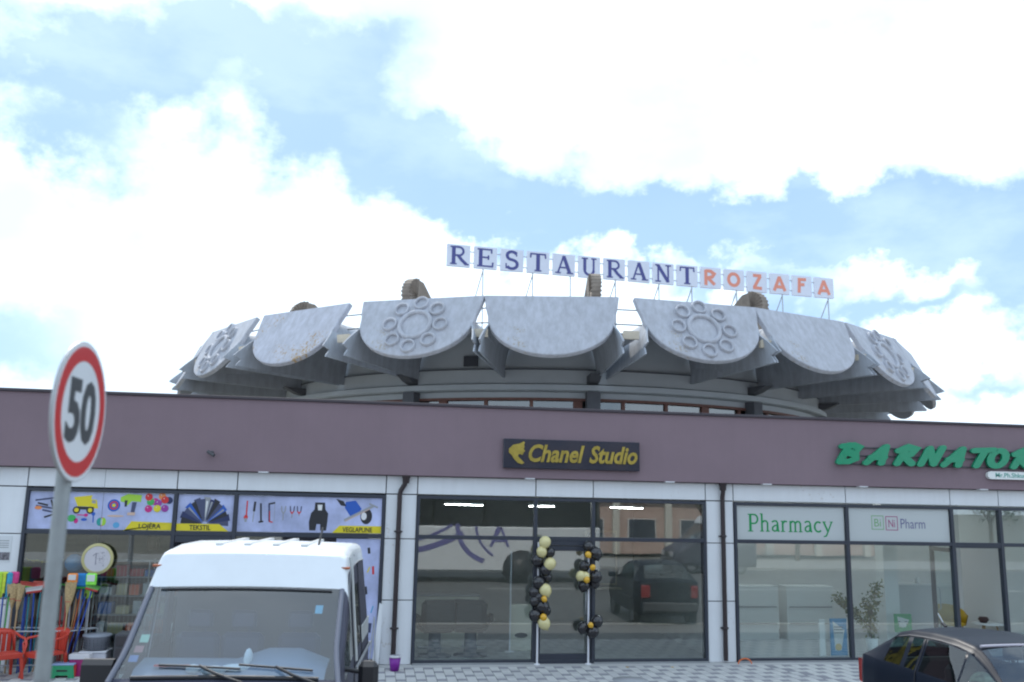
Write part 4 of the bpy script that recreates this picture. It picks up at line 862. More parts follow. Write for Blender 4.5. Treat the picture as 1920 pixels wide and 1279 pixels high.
CBLK = mat('car_dark_paint', (.006, .010, .020), .4, spec=.12)
def make_car(loc, rz, label):
    t = thing('hatchback_car', loc, label, 'car', None, rz)
    P = dict(x0=-3.70, x1=0, stations=[-.98, -1.02, -1.62, -1.66, -1.72, -2.38, -2.46, -3.0, -3.05, -3.25, -3.55], zl=.20, bulge=.03, rc=.13, crown=.03,
             zb=[(0, .55), (-.1, .68), (-.95, .90), (-1.6, .93), (-3.0, .97), (-3.6, 1.0), (-3.70, .9)],
             zt=[(0, .58), (-.08, .74), (-.5, .88), (-.98, .97), (-1.2, 1.10), (-1.45, 1.265), (-1.62, 1.355), (-1.70, 1.385), (-2.0, 1.425), (-2.4, 1.43), (-2.8, 1.405), (-3.05, 1.35), (-3.3, 1.20), (-3.58, 1.03), (-3.70, .96)],
             wb=[(0, .62), (-.15, .74), (-.9, .81), (-1.6, .82), (-3.2, .81), (-3.6, .74), (-3.70, .66)], wr=[(0, .58), (-.5, .68), (-.98, .72), (-1.62, .60), (-2.0, .595), (-2.8, .585), (-3.1, .585), (-3.6, .62), (-3.70, .60)],
             ws=(-1.62, -1.02), rw=(-3.52, -3.05), sw=[(-1.68, -1.18), (-2.38, -1.74), (-2.66, -2.47), (-3.08, -2.70)])
    sec = vehicle(t, P, dict(body=CBLK, bglass=GLC))
    for sg in (1, -1):
        q = MB(); q.bbox(-1.42, -1.30, sg * .82, sg * .99, .93, 1.06, .03); q.build('wing_mirror', CBLK, t, local=True)
        for x in (-.72, -3.02): wheel(t, x, sg * .70, .29, .17)
        q = MB(); q.bbox(-.10, .0, sg * .38, sg * .66, .56, .68, .02); q.build('headlight', mat('lamp_glass', (.55, .57, .6), .15, coat=1), t, local=True)
        q = MB(); q.bbox(-3.73, -3.62, sg * .52, sg * .70, .62, .92, .02); q.build('tail_light', mat('tail_red', (.30, .015, .015), .2, coat=1), t, local=True)
        q = MB(); pts = [(x, sg * (sec(x)[12][0] + .004), sec(x)[12][1] + .01) for x in (-1.66, -1.9, -2.2, -2.5, -2.8, -3.0)]; q.tube(pts, .012, 6); q.build('roof_gutter', DKGREY, t, local=True)
        q = MB(); pts = [(x, sg * (sec(x)[3][0] + .012), sec(x)[3][1] + .02) for x in (-.9, -1.4, -2.0, -2.6, -3.2)]; q.tube(pts, .02, 6); q.build('side_rubbing_strip', BLACK, t, local=True)
        for x in (-2.42,):
            q = MB(); pts = [(x, sg * (sec(x)[j][0] + .004), sec(x)[j][1]) for j in range(2, 13)]; q.tube(pts, .006, 5); q.build('door_seam', BLACK, t, local=True)
    q = MB(); q.bbox(-3.78, -3.64, -.68, .68, .30, .52, .03); q.bbox(-.06, .06, -.66, .66, .28, .50, .03); q.build('bumper', DKGREY, t, local=True)
    q = MB(); q.tube([(-1.64, y, 1.372 + .02 * math.cos(y * 1.8)) for y in [-.52 + .104 * i for i in range(11)]], .016, 6); q.build('windshield_trim', mat('pale_trim', (.42, .40, .46), .4), t, local=True)
    q = MB(); q.tube([(-2.88, .0, 1.42), (-2.95, 0, 1.46)], .02, 8); q.build('antenna_base', BLACK, t, local=True)
    q = MB(); q.tube([(-2.92, .0, 1.45), (-3.02, 0, 1.57)], .008, 6); q.build('antenna', STEEL, t, local=True)
    for y in (.36, -.36): headrest_seat(t, -2.1, y, .62, pl((.03, .03, .035), 'car_seat'), .44, .48)
    q = MB(); q.bbox(-3.0, -2.88, -.6, .6, .6, 1.05, .04); q.build('rear_seat', pl((.05, .055, .06), 'car_rear_seat'), t, local=True)
    q = MB(); q.bbox(-1.25, -.98, -.66, .66, .80, .95, .03); q.build('dashboard', DKGREY, t, local=True)
    q = MB(); q.lathe_e((-1.72, -.46, .93), 1, 14, 10, .15, .15, .17); q.build('patterned_cover', mat('camouflage_cloth', (.30, .32, .24), .9, var=.6, scale=14), t, local=True)
    return t
car = make_car((7.44, -8.60, 0), -1.518, 'black hatchback with short roof antenna parked before the pharmacy at the right')

# bus beside the camera: only its reflection shows in the balloon shop's glass
bus = thing('bus', (2.5, -17.8, -.1), 'white coach with violet swooshes on its side, seen as a reflection in the salon glass', 'bus')
BW = mat('bus_white', (.72, .73, .74), .3, coat=.5)
BUSF = -16.52
q = MB(); y0, y1 = BUSF - 2.5, BUSF
q.bbox(-3.6, 8.5, y0, y1, .28, 1.95, .08); q.bbox(-3.6, 8.5, y0, y1, 3.45, 3.62, .06)
for x in (-3.5, -1.6, .35, 2.2, 4.1, 6.0, 8.35): q.bbox(x - .06, x + .06, y0 + .02, y1 - .02, 1.94, 3.46, .01)
q.build('body', BW, bus)
q = MB(); q.box(-3.5, 8.4, y1 - .04, y1 - .02, 1.95, 3.45); q.box(-3.5, 8.4, y0 + .02, y0 + .04, 1.95, 3.45); q.box(-3.58, -3.56, y0, y1 - .05, 1.95, 3.45); q.box(8.46, 8.48, y0, y1 - .05, 1.95, 3.45); q.build('window_band', mat('bus_dark_glass', (.012, .014, .018), .08), bus)
p = MB()
T = lambda a, c, d: (a, BUSF + .004 + d, c)
VIO = mat('bus_violet', (.15, .14, .36), .4)
for k, (pts, wd) in enumerate(((arc(-3.0, 1.0, .5, .55, 100, -60, 10), .40), (arc(.2, 3.6, 4.4, 2.7, 235, 315, 16), .20), (arc(.6, 3.2, 3.0, 1.9, 250, 320, 12), .10), (arc(4.6, 1.9, 1.5, 1.3, 175, 250, 10), .17), (arc(5.3, 1.95, 1.5, 1.3, 180, 235, 10), .09), ([(4.35, 1.2), (4.65, 1.88), (4.72, 1.88), (5.02, 1.2)], .09), ([(4.5, 1.42), (4.88, 1.42)], .07))): stroke(p, pts, wd, T, .003, False, k)
p.build('swoosh_graphic', VIO, bus, fixn=False)
for x in (-1.5, 5.5):
    for y in (y1 - .16, y0 + .16):
        if y == y1 - .16:
            q = MB(); q.lathe((x, y1 + .003, .40), [(0, 0), (.66, 0), (.68, .012), (.0, .014)], 26, 'y'); q.build('wheel_arch', BLACK, bus)
        q = MB(); q.lathe((x, y, .38), [(.3, -.14), (.48, -.14), (.5, 0), (.48, .165), (.3, .165), (0, .14)], 24, 'y'); q.build('wheel', mat('rubber', (.02, .02, .02), .85), bus)

# ================================================================== SPEED LIMIT SIGN
t = thing('speed_limit_sign', (-1.40, -12.06, -.1), 'round red-rimmed speed limit sign reading 50 on a grey pole, close by at left', 'road sign')
q = MB(); q.tube([(-1.41, -12.06, -.1), (-1.41, -12.06, 3.5)], .034, 14); q.build('pole', mat('grey_pole', (.30, .325, .33), .5, metal=.3, var=.12, scale=8), t)
sc_ = Vector((-1.365, -12.07, 3.265)); vdir = (sc_ - CAMP); va = math.atan2(vdir.x, vdir.y)
na = -va                                            # plate turned so that it is seen at a steep angle
nrm_a = math.atan2(-vdir.y, -vdir.x) + R(70)          # facing right of the camera
Mx = Matrix.Translation(sc_) @ Matrix.Rotation(nrm_a + R(90), 4, 'Z')     # local -Y is the face
RS = .325
def face_disc(r0, r1, y, m, name, th=.001):
    q = MB(); n = 48; prof = [(r0, 0), (r1, 0), (r1, th), (r0, th)]
    vs = []; 
    for (rr, d) in prof: vs += [Mx @ Vector((rr * math.cos(2 * math.pi * k / n), y - d, rr * math.sin(2 * math.pi * k / n))) for k in range(n)]
    F = []
    for i in range(4):
        for k in range(n): F.append((i * n + k, i * n + (k + 1) % n, ((i + 1) % 4) * n + (k + 1) % n, ((i + 1) % 4) * n + k))
    q.add(vs, F); return q.build(name, m, t)
face_disc(.0005, RS, .012, mat('sign_back', (.45, .46, .47), .5, metal=.5), 'plate', .012)
face_disc(.0005, RS * .985, -.001, mat('sign_face_white', (.70, .72, .74), .35), 'white_face')
face_disc(RS * .72, RS * .93, -.0022, mat('sign_red', (.55, .025, .025), .35), 'red_rim')
q = MB(); vs, fs = font_pts('50', .035)
a0 = min(v.x for v in vs); a1 = max(v.x for v in vs); b0 = min(v.y for v in vs); b1 = max(v.y for v in vs)
q.add([Mx @ Vector((-.175 + (v.x - a0) / (a1 - a0) * .35, -.0035 - v.z * .04, -.15 + (v.y - b0) / (b1 - b0) * .30)) for v in vs], fs); q.build('numerals', mat('sign_black', (.05, .052, .056), .5), t)
q = MB(); q.bbox(-.05, .05, -.001, .012, -.2, -.17, .002, Mx @ Matrix.Translation((0, .012, 0))); q.bbox(-.05, .05, .0, .012, .15, .18, .002, Mx @ Matrix.Translation((0, .012, 0))); q.build('clamp', STEEL, t)

# lamp head at the upper left edge
t = thing('street_lamp', (-3.4, -8.2, 0), 'tip of a dark street lamp head cut by the upper left corner', 'street lamp')
q = MB(); q.tube([(-6.0, -7.6, -.1), (-6.0, -7.6, 7.05), (-5.8, -7.6, 7.2), (-4.5, -7.6, 7.26)], .06, 10); q.build('post', STEEL, t)
q = MB(); q.bbox(-4.55, -4.15, -7.70, -7.50, 7.20, 7.29, .02); q.build('lamp_head', DKGREY, t)

# ================================================================== BALLOON GARLANDS
BAL = {'cream': mat('balloon_cream', (.62, .55, .27), .25, coat=.3), 'yellow': mat('balloon_amber', (.65, .36, .02), .25, coat=.3), 'black': mat('balloon_black', (.016, .015, .018), .22, coat=.4)}
def balloon(t, x, z, r_, c, y):
    q = MB(); n, m = 16, 10
    rows = []
    ax = random.uniform(-.6, .6); Mr = Matrix.Translation((x, y, z)) @ Matrix.Rotation(ax, 4, 'Y') @ Matrix.Rotation(random.uniform(-.4, .4), 4, 'X')
    prof = [(0.0, r_ * 1.08)] + [(r_ * math.sin(math.pi * i / m) * (1 - .10 * (i / m - .4)), r_ * 1.08 * math.cos(math.pi * i / m)) for i in range(1, m)] + [(r_ * .07, -r_ * 1.1), (r_ * .13, -r_ * 1.24), (0, -r_ * 1.22)]
    for rr, hh in prof: rows.append([Mr @ Vector((rr * math.cos(2 * math.pi * k / n), rr * math.sin(2 * math.pi * k / n), hh)) for k in range(n)])
    q.grid(rows, True, True); q.build('balloon', BAL[c], t, label='%s balloon' % {'cream': 'cream', 'yellow': 'small amber', 'black': 'black'}[c])
def g4(cx_, cy_, Y=-.28):      # reading of the garland close-up to metres on the shopfront
    px, py = 980 + cx_ / 3.206, 880 + cy_ / 3.206
    X_ = 2.99 + (px - 1003) / 109 * 1.10; Z_ = 2.21 - (py - 1009) / (1248 - 1009) * 2.21
    k = (16.42 + Y) / 16.42; return X_ * k, 2.9 + (Z_ - 2.9) * k
LEFT = [('cream', 133, 438, 35), ('cream', 115, 497, 31), ('cream', 165, 572, 35), ('cream', 140, 735, 36), ('cream', 135, 937, 36), ('yellow', 130, 787, 17), ('yellow', 127, 899, 20)] + [('black', *a) for a in ((163, 502, 30), (90, 550, 38), (140, 610, 35), (150, 655, 30), (100, 690, 38), (80, 750, 38), (76, 805, 30), (120, 835, 45), (80, 890, 36), (145, 860, 30), (105, 780, 30))]
RIGHT = [('yellow', 390, 511, 19), ('yellow', 418, 590, 17), ('yellow', 382, 667, 18), ('yellow', 407, 946, 16), ('cream', 350, 645, 28), ('cream', 378, 648, 26)] + [('black', *a) for a in ((395, 460, 32), (440, 505, 38), (370, 585, 33), (440, 650, 38), (370, 705, 35), (450, 925, 35), (365, 965, 33), (425, 990, 35), (435, 690, 30))]
for nm, lst, px, lab in (('l', LEFT, 100, 'dense garland of black and cream balloons on the left side of the salon door'), ('r', RIGHT, 403, 'looser black, cream and amber balloon garland on the white post right of the door')):
    X_, _ = g4(px, 500, -.2); t = thing('balloon_garland', (X_, -.2, 0), lab, 'balloon garland', 'balloon garlands at the salon door')
    q = MB(); q.tube([(X_, -.13, .0), (X_, -.13, 2.15 if nm == 'l' else 2.0)], .018, 8); q.lathe((X_, -.13, 0), [(0, .02), (.05, .02), (.06, 0)], 12); q.build('post', mat('post_white', (.7, .7, .74), .4), t)
    for i, (c, a, d, rr) in enumerate(lst):
        yy = -.30 if c != 'black' else -.20 - .05 * (i % 2); x_, z_ = g4(a, d, yy); balloon(t, x_, z_, rr / 3.206 / 99, c, yy - (.06 if c == 'yellow' else 0))

# ================================================================== SHOP GOODS, LEFT
def at(px, py, Y):     # reading of the photograph onto a plane parallel to the shopfront
    d = fw * 1.0 + r2 * ((px - 960) / 1650) - u2 * ((py - 639.5) / 1650); k = (Y + 16.42) / d.y; return (CAMP.x + d.x * k, CAMP.z + d.z * k)
REDC = mat('red_plastic', (.50, .045, .025), .35)
def plastic_chair(x, y, rz, lab):
    t = thing('plastic_chair', (x, y, 0), lab, 'chair', 'red plastic garden chairs before the shop', rz); t.scale = (.93, .93, .92)
    m = REDC
    q = MB()
    for i in range(6): q.bbox(-.21, .21, -.22 + i * .074, -.22 + i * .074 + .058, .40, .415, .004)
    q.bbox(-.235, -.212, -.23, .22, .375, .42, .005); q.bbox(.212, .235, -.23, .22, .375, .42, .005); q.bbox(-.235, .235, -.245, -.222, .34, .42, .006); q.build('seat', m, t, local=True)
    for sx in (-1, 1):
        for sy in (-1, 1):
            q = MB(); q.add([(sx * .235, sy * .23, .40), (sx * .185, sy * .23, .40), (sx * .185, sy * .18, .40), (sx * .235, sy * .18, .40), (sx * .27, sy * .27, 0), (sx * .235, sy * .27, 0), (sx * .235, sy * .235, 0), (sx * .27, sy * .235, 0)], [(0, 1, 2, 3), (4, 5, 6, 7), (0, 1, 5, 4), (1, 2, 6, 5), (2, 3, 7, 6), (3, 0, 4, 7)]); q.build('leg', m, t, local=True)
        q = MB(); q.tube([(sx * .25, -.22, .40), (sx * .27, -.24, .56), (sx * .275, -.16, .64), (sx * .27, .05, .655), (sx * .25, .20, .70)], .021, 8); q.build('armrest', m, t, local=True)
    q = MB()
    rows = []
    for i in range(13):
        u = -1 + 2 * i / 12; xx = .25 * math.sin(u * 1.25) / math.sin(1.25); yy = .26 - .10 * u * u
        rows.append([(xx, yy, .40 if abs(u) > .8 else .70 - .04 * u * u - .0), (xx, yy + .05, .74 - .02 * u * u + .05 * math.cos(u * 1.5)), (xx, yy + .065, .735 - .02 * u * u + .05 * math.cos(u * 1.5)), (xx, yy + .015, .40 if abs(u) > .8 else .69 - .04 * u * u)])
    q.grid(rows, True, True); 
    for xx in (-.165, -.083, 0, .083, .165): q.bbox(xx - .034, xx + .034, .228 + .02 * (1 - abs(xx) * 5), .25 + .02 * (1 - abs(xx) * 5), .41, .73, .008)
    q.build('backrest', m, t, local=True); return t
plastic_chair(-5.62, -.95, R(40), 'red plastic armchair, nearer to the left edge, turned to the right')
plastic_chair(-5.02, -.85, R(-35), 'red plastic armchair half hidden behind the sign pole')
plastic_chair(-6.12, -.80, R(25), 'red plastic armchair cut by the left edge of the picture')
# display rail
t = thing('broom_rack', (-5.1, -.55, 0), 'low grey tubular rack that holds upright brooms and mops', 'rack')
q = MB(); za = .66
rk = [(-5.80, -.62, 0), (-5.80, -.62, za), (-4.78, -.62, za), (-4.45, -.25, za), (-4.45, -.25, 0)]; q.tube(rk, .014, 8); q.tube([(-4.78, -.62, 0), (-4.78, -.62, za)], .014, 8); q.tube([(-5.80, -.62, .14), (-4.78, -.62, .14), (-4.45, -.25, .14)], .010, 6); q.tube([(-5.80, -.20, 0), (-5.80, -.20, za), (-4.45, -.25, za)], .012, 6); q.tube([(-5.80, -.62, za), (-5.80, -.20, za)], .012, 6); q.build('rack_frame', STEEL, t)
t = thing('mop_rack', (-6.1, -.45, 0), 'upper white rail with mops at the left picture edge', 'rack')
q = MB(); q.tube([(-6.5, -.45, 1.02), (-5.75, -.45, 1.06)], .013, 8); q.tube([(-6.5, -.45, 0), (-6.5, -.45, 1.02)], .012, 8); q.tube([(-5.75, -.45, 0), (-5.75, -.45, 1.06)], .012, 8); q.build('rack_frame', mat('white_wire', (.6, .6, .6), .4), t)
STRAW = mat('broom_straw', (.42, .30, .15), .85, var=.3, scale=40, bump=.6, bscale=120); WOOD = mat('pale_wood', (.42, .28, .15), .6, var=.12, scale=12)
def straw_broom(px, pyt, pyb, lab, tilt=.0, wtop=.11, Y=-.55):
    x, zt = at(px, pyt, Y); _, zb = at(px, pyb, Y); t = thing('straw_broom', (x, Y, 0), lab, 'broom', 'straw brooms standing in the rack')
    q = MB(); hb = zt - zb
    rows = []
    for (f, wd, th) in ((0, wtop, .035), (.25, wtop * .93, .036), (.55, wtop * .72, .036), (.8, .032, .03), (1, .018, .018)):
        z = zt - hb * f; rows.append([(x + wd * math.cos(a) + tilt * f, Y + th * math.sin(a), z + (.012 * math.sin(7 * a + px) if f == 0 else 0)) for a in [2 * math.pi * k / 14 for k in range(14)]])
    q.grid(rows, True, True); q.add(rows[0], [tuple(range(14))]); q.build('straw_head', STRAW, t)
    q = MB(); q.tube([(x + tilt, Y, zb + .02), (x + tilt * 1.7, Y + .03, .0)], .013, 8); q.build('handle', WOOD, t)
    q = MB(); q.tube([(x + tilt * .7 - .045, Y - .032, zt - hb * .62), (x + tilt * .7 + .045, Y - .032, zt - hb * .62)], .006, 5); q.build('binding', pl((.45, .08, .05), 'binding_red'), t)
straw_broom(27, 1095, 1140, 'straw broom at left with a wide flared head', 0)
straw_broom(41, 1098, 1143, 'straw broom just right of the widest one, seen edge on', -.03, .055, -.60)
straw_broom(134, 1092, 1150, 'pale straw broom upright between the coloured brushes right of the sign pole', -.02, .09, -.66)
def brush(px0, px1, py, colr, hcol, lab, foot, Y, bristle=(.6, .6, .58), slope=0):
    x0, z0 = at(px0, py, Y); x1, _ = at(px1, py, Y); xc = (x0 + x1) / 2
    t = thing('push_broom', (xc, Y, 0), lab, 'broom', 'coloured plastic brooms in the rack')
    Mx_ = Matrix.Translation((xc, Y, z0)) @ Matrix.Rotation(slope, 4, 'Y'); L2 = (x1 - x0) / 2
    q = MB(); q.bbox(-L2, L2, -.03, .03, -.015, .02, .008, Mx_); q.build('brush_head', pl(colr), t)
    q = MB()
    n = 16
    for k in range(n):
        a = -L2 * .95 + 1.9 * L2 * k / (n - 1); q.add([Mx_ @ Vector(p_) for p_ in ((a - .008, -.02, .018), (a + .008, -.02, .018), (a + .008, .02, .018), (a - .008, .02, .018), (a * 1.12, -.03, .085), (a * 1.12 + .008, .03, .085))], [(0, 1, 4), (1, 2, 5, 4), (2, 3, 5), (3, 0, 4, 5)])
    q.build('bristles', pl(bristle, None, .9), t)
    q = MB(); q.tube([(xc, Y, z0 - .02), (xc + foot, Y + .08, .0)], .012, 8); q.build('handle', pl(hcol), t)
A_ = dict(r=(.36, .03, .025), o=(.45, .12, .04), b=(.02, .07, .35), g=(.04, .30, .05), t=(.02, .2, .25), p=(.12, .03, .30), k=(.02, .02, .02), w=(.6, .6, .6), l=(.4, .62, .05), y=(.5, .55, .03), m=(.5, .03, .15), n=(.45, .25, .10))
brush(38, 66, 1101, A_['g'], A_['b'], 'green and red brush on a blue handle right of the straw brooms', -.02, -.5, (.55, .1, .08), .12)
brush(50, 78, 1110, A_['r'], A_['b'], 'red brush with white edge slightly below its green neighbour', .03, -.56, (.6, .6, .6), -.15)
brush(63, 92, 1100, (.6, .10, .08), A_['t'], 'coral red brush touching the left side of the sign pole', -.05, -.48, (.6, .15, .12), .05)
brush(99, 124, 1104, A_['g'], A_['n'], 'green brush just right of the sign pole on a brown handle', -.30, -.5, (.1, .4, .1), .1)
brush(112, 143, 1111, A_['k'], A_['r'], 'black brush with white bristle tips tilted down to the right', -.06, -.62, (.05, .05, .05), .28)
brush(140, 166, 1102, A_['g'], A_['o'], 'green brush on an orange handle under the packed sponges', -.16, -.5, (.5, .5, .45), .0)
brush(160, 184, 1106, A_['r'], A_['b'], 'red and green brush at the right end of the rack on a blue handle', -.28, -.56, (.15, .4, .1), .25)
brush(120, 150, 1107, (.10, .35, .10), A_['r'], 'leaf green brush low behind the straw broom on a red handle', -.03, -.42, (.5, .5, .45), -.1)
for i, (px, c, dx) in enumerate(((104, 'n', .0), (112, 'r', .04), (122, 'r', .02), (143, 'n', -.10), (150, 'o', -.15), (160, 'b', -.25), (48, 'b', .0), (56, 't', .02), (8, 'b', .02), (20, 'g', -.02))):
    x, _ = at(px, 1140, -.45); t = thing('long_stick', (x + dx, -.45, 0), ['brown', 'dark red', 'bright red', 'light brown', 'orange', 'dark blue', 'navy', 'teal', 'blue', 'green'][i] + ' loose stick standing ' + ['right behind the sign pole', 'near the slanting brown one', 'left of the upright straw broom', 'right of the upright straw broom', 'leaning in the right half of the rack', 'at the right end of the rack', 'left of the sign pole', 'close to the sign pole on its left', 'under the yellow mop pack', 'under the blue mop pack'][i], 'stick', 'loose sticks in the rack')
    q = MB(); q.tube([(x + dx, -.40 - .02 * i, 0), (x, -.40 - .02 * i, 1.22)], .011, 8); q.build('shaft', pl(A_[c]), t)
    q = MB(); q.lathe((x, -.40 - .02 * i, 1.22), [(.013, -.03), (.014, .02), (0, .03)], 8); q.build('end_cap', BLACK, t)
def pack(px0, px1, py0, py1, c, lab, Y=-.5, card=None, soft=.02, cat='mop pack'):
    x0, z1 = at(px0, py0, Y); x1, z0 = at(px1, py1, Y); t = thing('mop_pack', ((x0 + x1) / 2, Y, z0), lab, cat, 'packed mops and sponges')
    q = MB(); q.bbox(x0, x1, Y - .04, Y + .04, z0, z1, soft); q.build('pad', mat('cloth_%d%d%d' % tuple(int(a * 99) for a in c), c, .8, var=.2, scale=18, bump=.5), t)
    if card: q = MB(); q.box(x0 + .02, x1 - .02, Y - .044, Y - .0405, z0 + (z1 - z0) * .35, z1 - .02); q.build('label_card', pl(card), t)
    q = MB(); q.tube([((x0 + x1) / 2, Y, z0 + .02), ((x0 + x1) / 2, Y + .03, .2)], .01, 6); q.build('handle', STEEL, t)
pack(-6, 5, 1072, 1121, A_['l'], 'lime green mop at the left picture edge'); pack(5, 13, 1072, 1120, (.50, .60, .05), 'yellow green mop, second from the left edge'); pack(12, 20, 1073, 1121, (.05, .30, .45), 'blue mop between the yellow green and the pink one')
pack(20, 34, 1072, 1095, (.60, .06, .22), 'pink mop pack above the straw brooms', -.47)
pack(128, 145, 1075, 1094, (.80, .25, .05), 'orange sponge pack with a white card', -.55, (.6, .6, .6)); pack(145, 164, 1075, 1100, (.02, .20, .50), 'bright blue sponge pack between the orange and green ones', -.50); pack(163, 180, 1075, 1098, (.25, .75, .08), 'neon green sponge pack with a white card', -.55, (.6, .65, .6))
pack(146, 156, 1102, 1124, (.02, .12, .35), 'dark blue mop pad hanging below the brush row', -.45); pack(160, 172, 1104, 1122, (.35, .60, .08), 'lime sponge pad below the neon green pack', -.42)
# coin disc
x, z = at(183, 1048, -.11); t = thing('coin_disc', (x, -.11, z), 'large round sign shaped like a one euro coin hanging before the window', 'sign')
q = MB(); q.lathe((x, -.11, z), [(.0005, .02), (.255, .02), (.262, .0), (.255, -.02), (.215, -.024), (.21, -.018)], 40, 'y', smooth=False); q.build('gold_rim', mat('coin_gold', (.50, .45, .22), .4, metal=.3, var=.1), t)
q = MB(); q.lathe((x, -.11, z), [(.213, -.016), (.0, -.0165)], 40, 'y'); q.build('silver_centre', mat('coin_silver', (.56, .53, .56), .45, var=.05), t)
q = MB(); T = lambda a, c, d: (x - .09 + a * .16, -.127 - d, z - .10 + c * .2); stroke(q, [(.1, .75), (.42, 1), (.42, 0)], .10, T, .002)
for k in range(40):
    a, c = random.gauss(.07, .04), random.gauss(.0, .065); r_ = random.uniform(.004, .011); q.prism([(x + a + r_ * math.cos(j * 1.26) * random.uniform(.6, 1.4), z + c + r_ * math.sin(j * 1.26)) for j in range(5)], -.127, -.1285 - k * .0001)
q.build('embossing', mat('coin_line', (.30, .28, .33), .5), t)
q = MB(); q.tube([(x, -.11, z + .26), (x, -.14, 3.30)], .003, 4); q.build('hanging_wire', DSTEEL, t)
# tinsel
x0, z = at(48, 1050, .35); t = thing('tinsel_garland', (x0 + .3, .35, z), 'yellow tinsel garland hanging behind the toy shop glass', 'garland')
q = MB()
for k in range(150):
    u = random.random(); cx_, cz_ = x0 + u * .62, z - .05 * math.sin(u * 3.1) + .02; a = random.uniform(0, 6.28); l_ = random.uniform(.03, .07); e = random.uniform(-.03, .03)
    q.add([(cx_, .35, cz_), (cx_ + .012, .35 + e, cz_ + .004), (cx_ + l_ * math.cos(a), .35 + e, cz_ + l_ * .6 * math.sin(a))], [(0, 1, 2)])
q.build('tinsel', mat('tinsel_yellow', (.75, .65, .03), .3, metal=.3), t)
# stool, basket, boxes, bin
def stool(x, y, lab):
    t = thing('step_stool', (x, y, 0), lab, 'stool')
    q = MB(); q.bbox(x - .17, x + .17, y - .12, y + .12, .19, .215, .008); q.build('top', pl((.25, .35, .55), 'stool_blue'), t)
    q = MB()
    for yy in (-.11, .09):
        q.prism([(x - .19, 0), (x - .10, 0), (x - .09, .04), (x + .09, .04), (x + .10, 0), (x + .19, 0), (x + .16, .19), (x - .16, .19)], y + yy, y + yy + .02)
    q.build('leg_panel', pl((.02, .28, .12), 'stool_green'), t)
    q = MB(); q.box(x - .08, x + .08, y - .116, y - .1105, .10, .125); q.build('grip_slot', BLACK, t)
    q = MB(); q.bbox(x + .155, x + .185, y - .085, y + .085, .01, .185, .004); q.bbox(x - .185, x - .155, y - .085, y + .085, .01, .185, .004); q.build('side_panel', pl((.5, .04, .03), 'stool_red'), t)
stool(-4.72, -.85, 'small green step stool with red sides on the ground under the rack')
x, z = at(183, 1190, -.5)
t = thing('laundry_basket', (x, -.5, .36), 'grey lidded wicker-look basket between the rack and the van', 'basket')
q = MB(); q.lathe((x, -.5, 0), [(0, .36), (.17, .36), (.20, .56), (.205, .57)], 4 * 5, smooth=True); q.build('basket_body', pl((.16, .17, .20), 'basket_grey'), t)
q = MB(); q.lathe((x, -.5, 0), [(.215, .565), (.225, .575), (.22, .60), (.0, .61)], 20); q.build('lid', pl((.22, .24, .28), 'basket_lid'), t)
q = MB()
for k in range(20):
    for z_ in (.40, .44, .48, .52): a = 2 * math.pi * k / 20; q.sph((x + .195 * math.cos(a), -.5 + .195 * math.sin(a), z_), .012, 6, 4)
q.build('weave', pl((.10, .11, .13), 'basket_weave'), t)
t = thing('magenta_crate', (-4.52, -.75, 0), 'magenta and white cardboard box standing left of the basket', 'box')
q = MB(); q.bbox(-4.66, -4.40, -.85, -.65, 0, .26, .008); q.build('carton', pl((.28, .01, .12), 'box_magenta'), t); q = MB(); q.bbox(-4.67, -4.36, -.86, -.64, .262, .34, .006); q.build('box_lid', pl((.6, .58, .6), 'box_white'), t)
t = thing('storage_box', (x, -.5, 0), 'white plastic storage box under the grey basket', 'box')
q = MB(); q.bbox(x - .2, x + .2, -.68, -.32, 0, .33, .02); q.build('tub', pl((.5, .5, .55), 'tub_white'), t); q = MB(); q.bbox(x - .21, x + .21, -.69, -.31, .332, .356, .006); q.build('tub_lid', pl((.6, .6, .64), 'tub_lid'), t)
t = thing('dark_cabinet', (-3.9, -.45, 0), 'dark grey plastic cabinet half hidden by the van', 'cabinet')
q = MB(); q.bbox(-4.06, -3.55, -.65, -.25, 0, .62, .01); q.build('carcass', DKGREY, t); q = MB()
for z_ in (.05, .24, .43): q.bbox(-4.03, -3.58, -.668, -.652, z_, z_ + .16, .005)
q.build('drawer', pl((.035, .03, .035), 'drawer_dark'), t)
x, z = .49, .24; t = thing('purple_bin', (x, -.58, 0), 'small purple bin with white rim at the foot of the downpipe', 'bin')
q = MB(); q.lathe((x, -.58, 0), [(0, .004), (.075, .004), (.098, .22), (.09, .22), (.07, .02)], 20); q.build('bucket', pl((.18, .01, .26), 'purple'), t); q = MB(); q.lathe((x, -.58, 0), [(.09, .222), (.104, .222), (.106, .25), (.094, .252)], 20); q.build('rim', pl((.6, .6, .62), 'rim_white'), t)
# folded items leaning beside the van (pale boards behind it)
t = thing('leaning_board', (.12, -.3, 0), 'narrow pale board leaning on the frame left of the downpipe', 'board')
q = MB(); q.prism([(.10, 0), (.22, 0), (.25, 1.05), (.19, 1.08)], -.30, -.26); q.build('plank', WHITEP, t); q = MB(); q.tube([(.05, -.34, 0), (.11, -.30, .85)], .012, 6); q.tube([(.16, -.34, 0), (.11, -.30, .85)], .012, 6); q.build('metal_stand', STEEL, t)
# orange hose arch
t = thing('orange_hose', (6.93, -.25, 0), 'orange hose loop rising from the paving by the pharmacy corner', 'hose')
q = MB(); q.tube([(6.80 + .13 - .13 * math.cos(math.pi * k / 12), -.22, .10 * math.sin(math.pi * k / 12)) for k in range(13)], .012, 8); q.build('hose', pl((.7, .16, .04), 'hose_orange'), t)

